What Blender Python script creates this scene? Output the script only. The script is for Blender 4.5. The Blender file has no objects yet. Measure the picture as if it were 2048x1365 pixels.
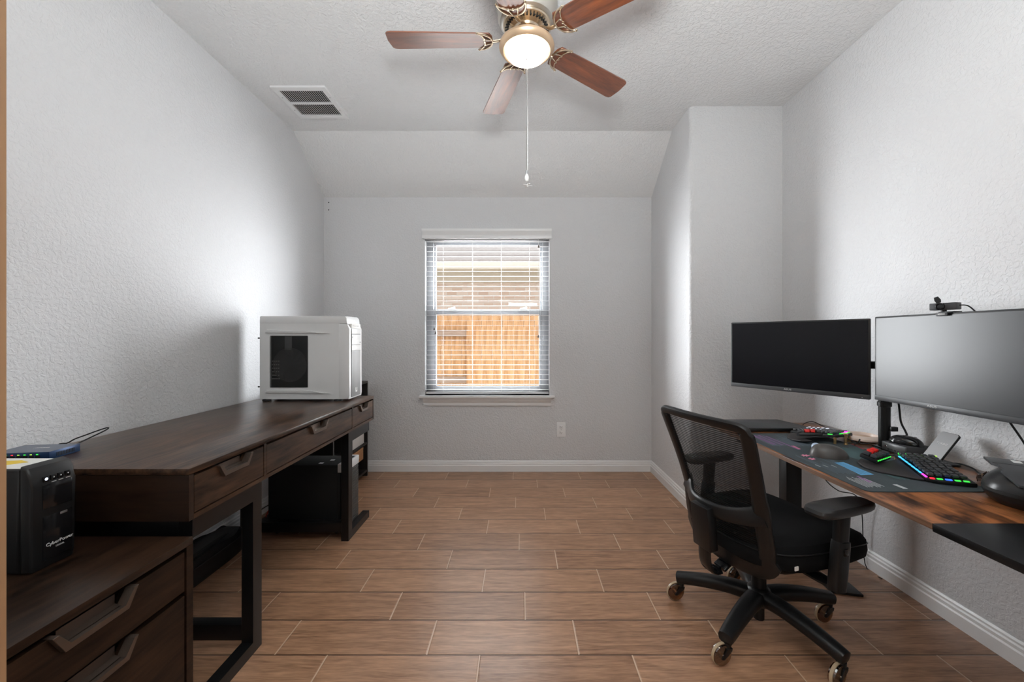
import bpy, bmesh, math, random
from mathutils import Vector, Matrix
C = bpy.context.scene.collection
S = bpy.context.scene
R = math.radians
rnd = random.Random(7)

# ---------------------------------------------------------------- camera, world, lights, exposure
H = 1.15                                            # camera height
cam = bpy.data.cameras.new('camera'); camo = bpy.data.objects.new('camera', cam); C.objects.link(camo)
cam.sensor_width = 36; cam.lens = 36*800/2048; cam.clip_start = 0.02; cam.clip_end = 200
cam.shift_x = -16/2048; cam.shift_y = -6.5/2048
camo.location = (0, 0, H); camo.rotation_euler = (R(90), 0, 0)
S.camera = camo
S.view_settings.view_transform = 'Standard'; S.view_settings.look = 'None'
S.view_settings.exposure = 0.1; S.view_settings.gamma = 1.0; S.view_settings.use_curve_mapping = False
S.cycles.max_bounces = 10; S.cycles.diffuse_bounces = 6; S.cycles.transparent_max_bounces = 16
S.cycles.caustics_reflective = False; S.cycles.caustics_refractive = False

w = bpy.data.worlds.new('sky'); S.world = w; w.use_nodes = True
wn = w.node_tree; bg = wn.nodes['Background']
sky = wn.nodes.new('ShaderNodeTexSky'); sky.sky_type = 'HOSEK_WILKIE'; sky.turbidity = 6
sky.sun_direction = (0.3, -0.6, 0.75)
mixw = wn.nodes.new('ShaderNodeMixRGB'); mixw.inputs[0].default_value = 0.8
wn.links.new(sky.outputs[0], mixw.inputs[1]); mixw.inputs[2].default_value = (1, 1, 1, 1)
wn.links.new(mixw.outputs[0], bg.inputs[0]); bg.inputs[1].default_value = 1.6

def lamp(name, kind, loc, energy, col=(1,1,1), rot=None, size=None, aim=None):
    l = bpy.data.lights.new(name, kind); l.energy = energy; l.color = col
    o = bpy.data.objects.new(name, l); C.objects.link(o); o.location = loc
    if aim is not None: o.rotation_euler = (Vector(aim)-Vector(loc)).to_track_quat('-Z', 'Y').to_euler()
    if rot: o.rotation_euler = rot
    if kind == 'AREA':
        l.shape = 'RECTANGLE'; l.size, l.size_y = size
    elif size is not None and kind == 'POINT': l.shadow_soft_size = size
    return o
# a fill lamp added behind the camera, another added to brighten the ceiling, and unseen area lamps added to strengthen the window's daylight, from above and from both sides
lamp('rear_fill', 'AREA', (0.0, -1.2, 1.5), 8, (0.95, 1.0, 1.0), size=(2.6, 1.4), aim=(0.0, 3.2, 1.1))
lamp('ceiling_fill', 'AREA', (0.05, 0.05, 1.75), 62, (0.95, 1.0, 1.0), size=(0.5, 0.5), aim=(0.05, 0.25, 2.69))
for x, ax in ((1.15, -0.5), (-1.80, -0.1)):
    l = lamp('daylight', 'AREA', (x, 4.75, 1.4), 115 if x > 0 else 145, (0.93, 0.97, 1.0), size=(1.2, 2.4), aim=(ax, 3.5, 1.25)); l.data.spread = R(115)
l = lamp('daylight', 'AREA', (-0.28, 4.45, 3.1), 250, (0.93, 0.97, 1.0), size=(2.2, 0.9), aim=(-0.28, 3.5, 1.4)); l.data.spread = R(110)
sun = lamp('sun', 'SUN', (0, 0, 8), 1.1, (1, 0.95, 0.86), rot=(R(38), 0, R(15))); sun.data.angle = R(2)

# ---------------------------------------------------------------- materials
def newmat(name):
    m = bpy.data.materials.new(name); m.use_nodes = True
    return m, m.node_tree, m.node_tree.nodes['Principled BSDF']
def mat(name, col, rough=0.5, metal=0.0, emit=None, es=0.0, bump=None, spec=0.5, coat=0.0, var=0.06):
    m, t, p = newmat(name)
    p.inputs['Base Color'].default_value = (*col, 1); p.inputs['Roughness'].default_value = rough
    p.inputs['Metallic'].default_value = metal; p.inputs['Specular IOR Level'].default_value = spec
    p.inputs['Coat Weight'].default_value = coat
    tc = t.nodes.new('ShaderNodeTexCoord')
    if var:                                         # faint procedural tone variation of the surface itself
        n = t.nodes.new('ShaderNodeTexNoise'); n.inputs['Scale'].default_value = 14; n.inputs['Detail'].default_value = 3
        t.links.new(tc.outputs['Object'], n.inputs['Vector'])
        r = t.nodes.new('ShaderNodeMapRange'); r.inputs[3].default_value = 1-var; r.inputs[4].default_value = 1+var
        t.links.new(n.outputs['Fac'], r.inputs[0])
        mx = t.nodes.new('ShaderNodeVectorMath'); mx.operation = 'SCALE'; mx.inputs[0].default_value = col
        t.links.new(r.outputs[0], mx.inputs['Scale']); t.links.new(mx.outputs[0], p.inputs['Base Color'])
    if emit: p.inputs['Emission Color'].default_value = (*emit, 1); p.inputs['Emission Strength'].default_value = es
    if bump:
        n = t.nodes.new('ShaderNodeTexNoise'); n.inputs['Scale'].default_value = bump[0]; n.inputs['Detail'].default_value = 2
        t.links.new(tc.outputs['Object'], n.inputs['Vector'])
        b = t.nodes.new('ShaderNodeBump'); b.inputs['Strength'].default_value = bump[1]; b.inputs['Distance'].default_value = bump[2]
        t.links.new(n.outputs['Fac'], b.inputs['Height']); t.links.new(b.outputs[0], p.inputs['Normal'])
    return m
def wallmat(name, col, rough=0.55, strength=0.5, scale=70):
    m, t, p = newmat(name); p.inputs['Base Color'].default_value = (*col, 1); p.inputs['Roughness'].default_value = rough
    p.inputs['Specular IOR Level'].default_value = 0.35
    tc = t.nodes.new('ShaderNodeTexCoord')
    n = t.nodes.new('ShaderNodeTexNoise'); n.inputs['Scale'].default_value = scale; n.inputs['Detail'].default_value = 2.5; n.inputs['Distortion'].default_value = 0.6
    t.links.new(tc.outputs['Object'], n.inputs['Vector'])
    cr = t.nodes.new('ShaderNodeMapRange'); cr.interpolation_type = 'SMOOTHSTEP'; cr.inputs[1].default_value = 0.38; cr.inputs[2].default_value = 0.62
    t.links.new(n.outputs['Fac'], cr.inputs[0])
    b = t.nodes.new('ShaderNodeBump'); b.inputs['Strength'].default_value = strength; b.inputs['Distance'].default_value = 0.002
    t.links.new(cr.outputs[0], b.inputs['Height']); t.links.new(b.outputs[0], p.inputs['Normal'])
    return m
def wood(name, dark, light, stretch=(6, 1, 6), scale=5, rough=0.4, contrast=(0.3, 0.7), fine=0.35, bump=0.15, coat=0.0, grainy=60):
    m, t, p = newmat(name); p.inputs['Roughness'].default_value = rough; p.inputs['Coat Weight'].default_value = coat
    p.inputs['Coat Roughness'].default_value = 0.2
    tc = t.nodes.new('ShaderNodeTexCoord'); mp = t.nodes.new('ShaderNodeMapping'); mp.inputs['Scale'].default_value = stretch
    t.links.new(tc.outputs['Object'], mp.inputs[0])
    n = t.nodes.new('ShaderNodeTexNoise'); n.inputs['Scale'].default_value = scale; n.inputs['Detail'].default_value = 5; n.inputs['Distortion'].default_value = 0.7
    t.links.new(mp.outputs[0], n.inputs['Vector'])
    f = t.nodes.new('ShaderNodeTexNoise'); f.inputs['Scale'].default_value = grainy/4; f.inputs['Detail'].default_value = 4
    t.links.new(mp.outputs[0], f.inputs['Vector'])
    mx = t.nodes.new('ShaderNodeMix'); mx.inputs[0].default_value = fine
    t.links.new(n.outputs['Fac'], mx.inputs[2]); t.links.new(f.outputs['Fac'], mx.inputs[3])
    cr = t.nodes.new('ShaderNodeValToRGB'); cr.color_ramp.elements[0].position = contrast[0]; cr.color_ramp.elements[1].position = contrast[1]
    cr.color_ramp.elements[0].color = (*dark, 1); cr.color_ramp.elements[1].color = (*light, 1)
    t.links.new(mx.outputs[0], cr.inputs[0]); t.links.new(cr.outputs[0], p.inputs['Base Color'])
    b = t.nodes.new('ShaderNodeBump'); b.inputs['Strength'].default_value = bump; b.inputs['Distance'].default_value = 0.001
    t.links.new(f.outputs['Fac'], b.inputs['Height']); t.links.new(b.outputs[0], p.inputs['Normal'])
    return m
def floormat():
    m, t, p = newmat('wood_look_tile'); L = 0.5515; W = 0.1794; N = t.nodes; K = t.links
    tc = N.new('ShaderNodeTexCoord'); sp = N.new('ShaderNodeSeparateXYZ'); K.new(tc.outputs['Object'], sp.inputs[0])
    def M(op, a, b=None, c=None):
        n = N.new('ShaderNodeMath'); n.operation = op
        for i, v in enumerate((a, b, c)):
            if v is None: continue
            if isinstance(v, (int, float)): n.inputs[i].default_value = v
            else: K.new(v, n.inputs[i])
        return n.outputs[0]
    ry = M('DIVIDE', M('SUBTRACT', 3.4225, sp.outputs['Y']), W); row = M('FLOOR', ry); fy = M('SUBTRACT', ry, row)
    cx = M('DIVIDE', M('SUBTRACT', sp.outputs['X'], M('ADD', M('MULTIPLY', row, 0.1925), -1.16)), L)
    col = M('FLOOR', cx); fx = M('SUBTRACT', cx, col)
    ey = M('MULTIPLY', M('MINIMUM', fy, M('SUBTRACT', 1.0, fy)), W); ex = M('MULTIPLY', M('MINIMUM', fx, M('SUBTRACT', 1.0, fx)), L)
    e = M('MINIMUM', ex, ey)
    g = N.new('ShaderNodeMapRange'); g.interpolation_type = 'SMOOTHSTEP'; g.inputs[1].default_value = 0.0018; g.inputs[2].default_value = 0.0029; K.new(e, g.inputs[0])
    hb = N.new('ShaderNodeMapRange'); hb.interpolation_type = 'SMOOTHSTEP'; hb.inputs[1].default_value = 0.0012; hb.inputs[2].default_value = 0.006; K.new(e, hb.inputs[0])
    cv = N.new('ShaderNodeCombineXYZ'); K.new(row, cv.inputs[0]); K.new(col, cv.inputs[1])
    wn_ = N.new('ShaderNodeTexWhiteNoise'); wn_.noise_dimensions = '2D'; K.new(cv.outputs[0], wn_.inputs['Vector'])
    off = N.new('ShaderNodeVectorMath'); off.operation = 'MULTIPLY_ADD'; K.new(wn_.outputs['Color'], off.inputs[0]); off.inputs[1].default_value = (9, 9, 9); K.new(tc.outputs['Object'], off.inputs[2])
    mp = N.new('ShaderNodeMapping'); mp.inputs['Scale'].default_value = (1.6, 17, 1); K.new(off.outputs[0], mp.inputs[0])
    n = N.new('ShaderNodeTexNoise'); n.inputs['Scale'].default_value = 3.0; n.inputs['Detail'].default_value = 6; n.inputs['Distortion'].default_value = 0.9; K.new(mp.outputs[0], n.inputs['Vector'])
    f = N.new('ShaderNodeTexNoise'); f.inputs['Scale'].default_value = 13.0; f.inputs['Detail'].default_value = 4; K.new(mp.outputs[0], f.inputs['Vector'])
    mx = N.new('ShaderNodeMix'); mx.inputs[0].default_value = 0.4; K.new(n.outputs['Fac'], mx.inputs[2]); K.new(f.outputs['Fac'], mx.inputs[3])
    v = M('ADD', mx.outputs[0], M('MULTIPLY', M('SUBTRACT', wn_.outputs['Value'], 0.5), 0.10))
    cr = N.new('ShaderNodeValToRGB'); cr.color_ramp.elements[0].position = 0.3; cr.color_ramp.elements[1].position = 0.7
    cr.color_ramp.elements[0].color = (0.19, 0.093, 0.051, 1); cr.color_ramp.elements[1].color = (0.52, 0.295, 0.175, 1)
    K.new(v, cr.inputs[0])
    # the short joints carry light grout, the long ones the tile-edge shade, painted as a dark line
    gc = N.new('ShaderNodeMix'); gc.data_type = 'RGBA'; K.new(M('LESS_THAN', ex, ey), gc.inputs[0])
    gc.inputs[6].default_value = (0.05, 0.026, 0.016, 1); gc.inputs[7].default_value = (0.58, 0.41, 0.29, 1)
    c2 = N.new('ShaderNodeMix'); c2.data_type = 'RGBA'; K.new(g.outputs[0], c2.inputs[0]); K.new(gc.outputs[2], c2.inputs[6]); K.new(cr.outputs[0], c2.inputs[7])
    K.new(c2.outputs[2], p.inputs['Base Color']); p.inputs['Roughness'].default_value = 0.30
    hh = M('ADD', M('MULTIPLY', hb.outputs[0], 1.0), M('MULTIPLY', f.outputs['Fac'], 0.35))
    b = N.new('ShaderNodeBump'); b.inputs['Strength'].default_value = 0.5; b.inputs['Distance'].default_value = 0.0015
    K.new(hh, b.inputs['Height']); K.new(b.outputs[0], p.inputs['Normal'])
    return m
def glassmat(name, fac, rough=0.0, tint=(1, 1, 1)):
    m = bpy.data.materials.new(name); m.use_nodes = True; t = m.node_tree; t.nodes.remove(t.nodes['Principled BSDF'])
    o = t.nodes['Material Output']; a = t.nodes.new('ShaderNodeBsdfTransparent'); a.inputs[0].default_value = (*tint, 1)
    g = t.nodes.new('ShaderNodeBsdfGlossy'); g.inputs['Roughness'].default_value = rough
    x = t.nodes.new('ShaderNodeMixShader'); x.inputs[0].default_value = fac
    t.links.new(a.outputs[0], x.inputs[1]); t.links.new(g.outputs[0], x.inputs[2]); t.links.new(x.outputs[0], o.inputs[0])
    return m
def meshmat():                                      # woven chair mesh: fine cross threads, see-through between them
    m, t, p = newmat('woven_mesh'); p.inputs['Base Color'].default_value = (0.008, 0.008, 0.009, 1); p.inputs['Roughness'].default_value = 0.6; p.inputs['Specular IOR Level'].default_value = 0.2
    o = t.nodes['Material Output']; tc = t.nodes.new('ShaderNodeTexCoord')
    wv = t.nodes.new('ShaderNodeTexWave'); wv.bands_direction = 'Z'; wv.inputs['Scale'].default_value = 42; t.links.new(tc.outputs['Object'], wv.inputs[0])
    mr = t.nodes.new('ShaderNodeMapRange'); mr.inputs[1].default_value = 0.2; mr.inputs[2].default_value = 0.8; mr.inputs[3].default_value = 0.66; mr.inputs[4].default_value = 0.95
    t.links.new(wv.outputs['Fac'], mr.inputs[0])
    tr = t.nodes.new('ShaderNodeBsdfTransparent'); x = t.nodes.new('ShaderNodeMixShader')
    t.links.new(mr.outputs[0], x.inputs[0]); t.links.new(tr.outputs[0], x.inputs[1]); t.links.new(p.outputs[0], x.inputs[2]); t.links.new(x.outputs[0], o.inputs[0])
    return m
def brickmat():
    m, t, p = newmat('pale_brick'); tc = t.nodes.new('ShaderNodeTexCoord'); mp = t.nodes.new('ShaderNodeMapping')
    mp.inputs['Rotation'].default_value = (R(90), 0, 0); t.links.new(tc.outputs['Object'], mp.inputs[0])
    b = t.nodes.new('ShaderNodeTexBrick'); b.inputs['Scale'].default_value = 1.0; b.inputs['Brick Width'].default_value = 0.21; b.inputs['Row Height'].default_value = 0.075
    b.inputs['Mortar Size'].default_value = 0.008; b.inputs['Color1'].default_value = (0.74, 0.60, 0.50, 1); b.inputs['Color2'].default_value = (0.90, 0.82, 0.74, 1); b.inputs['Mortar'].default_value = (0.8, 0.77, 0.72, 1)
    t.links.new(mp.outputs[0], b.inputs[0]); t.links.new(b.outputs[0], p.inputs['Base Color']); p.inputs['Roughness'].default_value = 0.9
    return m

MW = wallmat('wall_paint', (0.66, 0.66, 0.67), strength=0.6)
MC = wallmat('ceiling_paint', (0.76, 0.76, 0.76), strength=0.8, scale=60)
MTRIM = mat('white_trim_paint', (0.80, 0.80, 0.80), 0.3, var=0.01)
MFLOOR = floormat()
MDOOR = wood('pale_door_wood', (0.42, 0.23, 0.115), (0.50, 0.29, 0.15), (8, 8, 0.7), 3, 0.5)
MWOOD = wood('dark_walnut', (0.012, 0.0065, 0.0042), (0.100, 0.052, 0.030), (7, 0.9, 7), 4, 0.30, (0.36, 0.66), bump=0.35)
MWOOD.node_tree.nodes['Principled BSDF'].inputs['Specular IOR Level'].default_value = 0.35
MWOODC = wood('dimmed_walnut', (0.006, 0.0035, 0.0025), (0.040, 0.020, 0.011), (7, 0.9, 7), 4, 0.34, (0.36, 0.66), bump=0.35); MWOODC.node_tree.nodes['Principled BSDF'].inputs['Specular IOR Level'].default_value = 0.25  # walnut darkened in colour for the dim light around the cabinet
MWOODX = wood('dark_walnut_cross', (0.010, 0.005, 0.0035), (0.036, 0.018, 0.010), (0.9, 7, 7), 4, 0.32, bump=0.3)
MRUST = wood('rustic_brown_laminate', (0.035, 0.014, 0.008), (0.34, 0.125, 0.045), (4.2, 1.7, 4), 3.4, 0.28, (0.40, 0.62), 0.3)
MRUSTE = wood('rustic_edge_band', (0.06, 0.03, 0.02), (0.26, 0.14, 0.08), (20, 0.5, 70), 3, 0.4)
MBM = mat('black_metal', (0.007, 0.007, 0.0075), 0.32, 0.0, spec=0.4, bump=(300, 0.05, 0.0005))
MBRONZE = mat('bronze_handle', (0.15, 0.115, 0.095), 0.36, 0.7)
MBP = mat('black_plastic', (0.008, 0.008, 0.0085), 0.38, spec=0.4)
MBG = mat('gloss_black_plastic', (0.008, 0.008, 0.009), 0.12)
MBF = mat('black_fabric', (0.005, 0.005, 0.0055), 0.9, spec=0.15, bump=(900, 0.6, 0.001))
MBLK = mat('matt_black', (0.006, 0.006, 0.006), 0.7)
MDG = mat('dark_grey_plastic', (0.045, 0.046, 0.05), 0.42)
MWP = mat('white_case_paint', (0.64, 0.64, 0.64), 0.35, var=0.01)
MSILV = mat('brushed_silver', (0.42, 0.42, 0.43), 0.35, 0.85)
MCHROME = mat('chrome', (0.7, 0.7, 0.7), 0.12, 1.0)
MSCREEN = mat('monitor_screen', (0.006, 0.006, 0.008), 0.22, spec=0.3, var=0)
MSCREEN2 = mat('matte_monitor_screen', (0.012, 0.012, 0.014), 0.30, spec=0.42, var=0)
MTXT = mat('silver_lettering', (0.5, 0.5, 0.5), 0.4)
MTXTW = mat('white_lettering', (0.75, 0.75, 0.75), 0.5)
MBLUE = mat('blue_steel', (0.018, 0.05, 0.13), 0.32, 0.3)
MSLATE = mat('slate_steel', (0.13, 0.15, 0.20), 0.35, 0.4)
MYEL = mat('yellow_print', (0.75, 0.52, 0.03), 0.5)
MLABEL = mat('white_paper', (0.72, 0.71, 0.68), 0.6)
MPEACH = mat('peach_white_plastic', (0.78, 0.64, 0.56), 0.35)
MRED = mat('red_plastic', (0.75, 0.025, 0.02), 0.35)
MBRASS = mat('brass', (0.62, 0.42, 0.20), 0.3, 0.9)
MNICKEL = mat('brushed_nickel', (0.68, 0.56, 0.42), 0.25, 0.95)
MNICK2 = mat('satin_nickel_housing', (0.60, 0.57, 0.52), 0.30, 0.8)
MBLADE = wood('cherry_blade', (0.06, 0.016, 0.008), (0.34, 0.095, 0.03), (1.2, 9, 9), 3.5, 0.30, coat=1.0); MBLADE.node_tree.nodes['Principled BSDF'].inputs['Coat IOR'].default_value = 1.75; MBLADE.node_tree.nodes['Principled BSDF'].inputs['Coat Roughness'].default_value = 0.28
MGOLDG = glassmat('amber_wheel', 0.25, 0.05, (0.62, 0.42, 0.25))
MWRIM = mat('pale_amber_rim', (0.45, 0.34, 0.22), 0.15, spec=0.8)
MGLASS = glassmat('window_glass', 0.012)
MSMOKE = glassmat('smoked_acrylic', 0.03, 0.05, (0.62, 0.62, 0.62))
MVINYL = mat('grey_vinyl', (0.36, 0.37, 0.39), 0.45)
MBLIND = mat('white_blind_slat', (0.66, 0.66, 0.66), 0.4, var=0.01)
MMESH = meshmat()
MBRICK = brickmat()
MFENCE = wood('cedar_board', (0.42, 0.22, 0.09), (0.85, 0.60, 0.34), (9, 9, 0.9), 2.5, 0.85)
MFENCEG = wood('weathered_cedar', (0.30, 0.24, 0.19), (0.55, 0.46, 0.38), (0.9, 9, 9), 2.5, 0.85)
MEAVE = mat('cream_soffit', (0.80, 0.80, 0.72), 0.8)
MROOF = mat('pale_shingle', (0.40, 0.375, 0.37), 0.9, bump=(40, 0.5, 0.01), var=0.2)
MSOIL = mat('pale_gravel', (0.5, 0.45, 0.38), 0.95, bump=(60, 0.5, 0.01), var=0.2)
MTAN = wood('plywood_box', (0.42, 0.20, 0.08), (0.60, 0.33, 0.15), (1, 1, 8), 4, 0.5)
MMAT = mat('dark_teal_cloth', (0.042, 0.055, 0.062), 0.75, bump=(700, 0.4, 0.0006), var=0.25)
def led(name, c, s): return mat(name, (0.02, 0.02, 0.02), 0.5, emit=c, es=s, var=0)
LG, LB, LR, LM, LC, LW, LY = (led('led_green', (0.05, 0.9, 0.08), 1.1), led('led_blue', (0.03, 0.12, 1), 2.2), led('led_red', (1, 0.02, 0.04), 1.3),
    led('led_magenta', (1, 0.05, 0.7), 1.6), led('led_cyan', (0.05, 0.45, 1), 1.6), led('led_white', (0.8, 0.85, 1), 1.6), led('led_lime', (0.5, 0.9, 0.1), 0.9))
MGLOW = mat('lit_frosted_glass', (0.9, 0.85, 0.75), 0.4, emit=(1.0, 0.90, 0.74), es=11, var=0)

# ---------------------------------------------------------------- mesh helpers
I4 = Matrix.Identity(4)
def T(x, y, z): return Matrix.Translation((x, y, z))
def RX(a): return Matrix.Rotation(R(a), 4, 'X')
def RY(a): return Matrix.Rotation(R(a), 4, 'Y')
def RZ(a): return Matrix.Rotation(R(a), 4, 'Z')
def frame(o, x, y, z): return Matrix(((x[0], y[0], z[0], o[0]), (x[1], y[1], z[1], o[1]), (x[2], y[2], z[2], o[2]), (0, 0, 0, 1)))
def B(): return bmesh.new()
def face(bm, vs):
    try: return bm.faces.new(vs)
    except ValueError: return None
def bevel(bm, verts, r, seg=2):
    es = list({e for v in verts for e in v.link_edges})
    bmesh.ops.bevel(bm, geom=es, offset=r, segments=seg, profile=0.5, affect='EDGES', clamp_overlap=True)
def box(bm, x0, x1, y0, y1, z0, z1, bev=0, M=I4, seg=2):
    vs = [bm.verts.new(M @ Vector((x, y, z))) for z in (z0, z1) for y in (y0, y1) for x in (x0, x1)]
    for f in ((0, 2, 3, 1), (4, 5, 7, 6), (0, 1, 5, 4), (2, 6, 7, 3), (0, 4, 6, 2), (1, 3, 7, 5)): face(bm, [vs[i] for i in f])
    if bev: bevel(bm, vs, bev, seg)
    return bm
def prism(bm, pts, a0, a1, plane='xy', bev=0, M=I4, seg=2):
    def P(p, a): return {'xy': (p[0], p[1], a), 'yz': (a, p[0], p[1]), 'xz': (p[0], a, p[1])}[plane]
    lo = [bm.verts.new(M @ Vector(P(p, a0))) for p in pts]; hi = [bm.verts.new(M @ Vector(P(p, a1))) for p in pts]
    n = len(pts); f1 = face(bm, lo[::-1]); f2 = face(bm, hi)
    for i in range(n): face(bm, [lo[i], lo[(i+1) % n], hi[(i+1) % n], hi[i]])
    if bev:
        es = [e for f in (f1, f2) for e in f.edges]
        bmesh.ops.bevel(bm, geom=list(set(es)), offset=bev, segments=seg, profile=0.5, affect='EDGES')
    return bm
def lathe(bm, prof, n=32, M=I4, cap=True):
    rings = []
    for r, z in prof:
        if r < 1e-6: rings.append([bm.verts.new(M @ Vector((0, 0, z)))])
        else: rings.append([bm.verts.new(M @ Vector((r*math.cos(2*math.pi*k/n), r*math.sin(2*math.pi*k/n), z))) for k in range(n)])
    for a, b in zip(rings, rings[1:]):
        for k in range(n):
            q = [a[k % len(a)], a[(k+1) % len(a)], b[(k+1) % len(b)], b[k % len(b)]]
            q2 = []
            for v in q:
                if v not in q2: q2.append(v)
            if len(q2) > 2: face(bm, q2)
    if cap:
        for r in (rings[0], rings[-1]):
            if len(r) > 2: face(bm, r)
    return bm
def cyl(bm, p0, p1, r, n=20, r1=None):
    p0, p1 = Vector(p0), Vector(p1); d = p1-p0
    M = T(*p0) @ d.to_track_quat('Z', 'Y').to_matrix().to_4x4()
    return lathe(bm, [(r, 0), (r if r1 is None else r1, d.length)], n, M)
def catmull(pts, k=6, closed=False):
    pts = [Vector(p) for p in pts]; n = len(pts); out = []
    rng = range(n if closed else n-1)
    for i in rng:
        if closed: a, b, c, d = (pts[(i+j-1) % n] for j in range(4))
        else: a, b, c, d = pts[max(i-1, 0)], pts[i], pts[i+1], pts[min(i+2, n-1)]
        for s in range(k):
            t = s/k
            out.append(0.5*((2*b)+(c-a)*t+(2*a-5*b+4*c-d)*t*t+(3*b-a-3*c+d)*t**3))
    if not closed: out.append(pts[-1])
    return out
def sweep(bm, path, widths, thicks, normals=None, closed=False, n=8, power=2.0, M=I4):
    """tube with an elliptical / rounded-rectangle section; widths lie across the path, thicks along the normal"""
    path = [Vector(p) for p in path]; m = len(path); rings = []; nrm = None
    for i in range(m):
        a = path[(i-1) % m] if closed or i > 0 else path[i]; b = path[(i+1) % m] if closed or i < m-1 else path[i]
        tn = (b-a).normalized()
        if normals is not None: nv = Vector(normals[i] if isinstance(normals, list) else normals)
        elif nrm is None: nv = Vector((0, 0, 1)) if abs(tn.z) < 0.9 else Vector((1, 0, 0))
        else: nv = nrm
        nv = (nv-tn*nv.dot(tn)).normalized(); nrm = nv; sd = tn.cross(nv)
        wv = widths[i] if isinstance(widths, list) else widths; tv = thicks[i] if isinstance(thicks, list) else thicks
        ring = []
        for k in range(n):
            an = 2*math.pi*(k+0.5)/n; c, s = math.cos(an), math.sin(an)
            c = math.copysign(abs(c)**(2/power), c); s = math.copysign(abs(s)**(2/power), s)
            ring.append(bm.verts.new(M @ (path[i]+sd*(c*wv/2)+nv*(s*tv/2))))
        rings.append(ring)
    for i in range(m if closed else m-1):
        a, b = rings[i], rings[(i+1) % m]
        for k in range(n): face(bm, [a[k], a[(k+1) % n], b[(k+1) % n], b[k]])
    if not closed: face(bm, rings[0][::-1]); face(bm, rings[-1])
    return bm
def tube(bm, pts, r, n=8, k=6, closed=False, M=I4): return sweep(bm, catmull(pts, k, closed), 2*r, 2*r, None, closed, n, 2.0, M)
def ellipsoid(bm, c, rx, ry, rz, M=I4, n=24, zc=-1.0, p=1.0):
    """zc clips the lower part (in unit z)"""
    pr = []; lo = math.asin(max(-1, zc)); m = n//2
    for i in range(m+1):
        a = lo+(math.pi/2-lo)*i/m; pr.append((math.cos(a)**p if i < m else 0, math.sin(a)))
    return lathe(bm, pr, n, M @ T(*c) @ Matrix.Diagonal((rx, ry, rz, 1)))
def rrect(x0, x1, y0, y1, r, k=4):
    out = []
    for cx, cy, a in ((x1-r, y1-r, 0), (x0+r, y1-r, 90), (x0+r, y0+r, 180), (x1-r, y0+r, 270)):
        for j in range(k+1): t = R(a+90*j/k); out.append((cx+r*math.cos(t), cy+r*math.sin(t)))
    return out
def obj(name, bm, m, parent=None, smooth=True, ang=35):
    bmesh.ops.recalc_face_normals(bm, faces=bm.faces)
    if smooth:
        for f in bm.faces: f.smooth = True
        for e in bm.edges:
            if len(e.link_faces) == 2 and e.calc_face_angle(0) > R(ang): e.smooth = False
    me = bpy.data.meshes.new(name); bm.to_mesh(me); bm.free()
    for x in (m if isinstance(m, (list, tuple)) else [m]): me.materials.append(x)
    o = bpy.data.objects.new(name, me); C.objects.link(o)
    if parent: o.parent = parent
    return o
def struct(name, bm, m, parent=None, smooth=True):
    o = obj(name, bm, m, parent, smooth)
    if not parent: o['kind'] = 'structure'
    return o
def thing(name, label, cat, loc=(0, 0, 0), rz=0.0, group=None):
    o = bpy.data.objects.new(name, None); C.objects.link(o); o.empty_display_size = 0.05
    o.location = loc; o.rotation_euler = (0, 0, R(rz)); o['label'] = label; o['category'] = cat
    if group: o['group'] = group
    return o
def tag(o, label, cat, group=None, kind=None):
    o['label'] = label; o['category'] = cat
    if group: o['group'] = group
    if kind: o['kind'] = kind
    return o
def plabel(o, label): o['label'] = label; return o
def text(s, size, M, m, parent, name='lettering', ext=0.0004, sx=1.0, bold=0.0):
    cu = bpy.data.curves.new('t', 'FONT'); cu.body = s; cu.size = size; cu.extrude = ext; cu.align_x = 'CENTER'; cu.align_y = 'CENTER'; cu.resolution_u = 2; cu.offset = bold
    to = bpy.data.objects.new('t', cu); C.objects.link(to)
    me = bpy.data.meshes.new_from_object(to); bpy.data.objects.remove(to); bpy.data.curves.remove(cu)
    me.transform(M @ Matrix.Diagonal((sx, 1, 1, 1))); me.name = name; me.materials.append(m)
    o = bpy.data.objects.new(name, me); C.objects.link(o); o.parent = parent
    return o
def copypart(o, parent, M=None):
    c = o.copy(); C.objects.link(c); c.parent = parent
    if M is not None: c.matrix_local = M
    for g in o.children: copypart(g, c)
    return c
# ---------------------------------------------------------------- room shell
XL, XR, YB, YA, ZC, ZS, YS = -1.689, 1.749, 3.446, 2.665, 2.694, 2.36, 2.984
XB = 1.133; YN = -2.2
struct('floor', box(B(), XL-0.1, XR+0.1, YN-0.1, YB+0.12, -0.08, 0), MFLOOR)
struct('wall_left', box(B(), XL-0.1, XL, YN-0.1, YB+0.12, 0, ZC), MW)
struct('wall_right', box(B(), XR, XR+0.1, YN-0.1, YB+0.12, 0, ZC), MW)
struct('wall_hall', box(B(), XL, XR, YN-0.1, YN, 0, ZC), MW)
# wall with the window hole (hole x -0.818..0.25, z 0.655..2.03)
WX0, WX1, WZ0, WZ1 = -0.818, 0.252, 0.655, 2.03
b = B()
for x0, x1, z0, z1 in ((XL, WX0, 0, ZC), (WX1, XR, 0, ZC), (WX0, WX1, 0, WZ0), (WX0, WX1, WZ1, ZC)): box(b, x0, x1, YB, YB+0.12, z0, z1)
bmesh.ops.remove_doubles(b, verts=b.verts, dist=1e-5)
struct('wall_back', b, MW, smooth=False)
b = B(); prism(b, [(XB, YB), (XB, YA+0.03)] + [(XB+0.03-0.03*math.cos(R(a)), YA+0.03-0.03*math.sin(R(a))) for a in (15, 30, 45, 60, 75)] + [(XB+0.03, YA), (XR, YA), (XR, YB)], 0, ZC, 'xy')
struct('wall_alcove', b, MW)
b = B(); box(b, XL-0.1, XR+0.1, YN-0.1, YB+0.12, ZC, ZC+0.1); struct('ceiling', b, MC)
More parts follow.
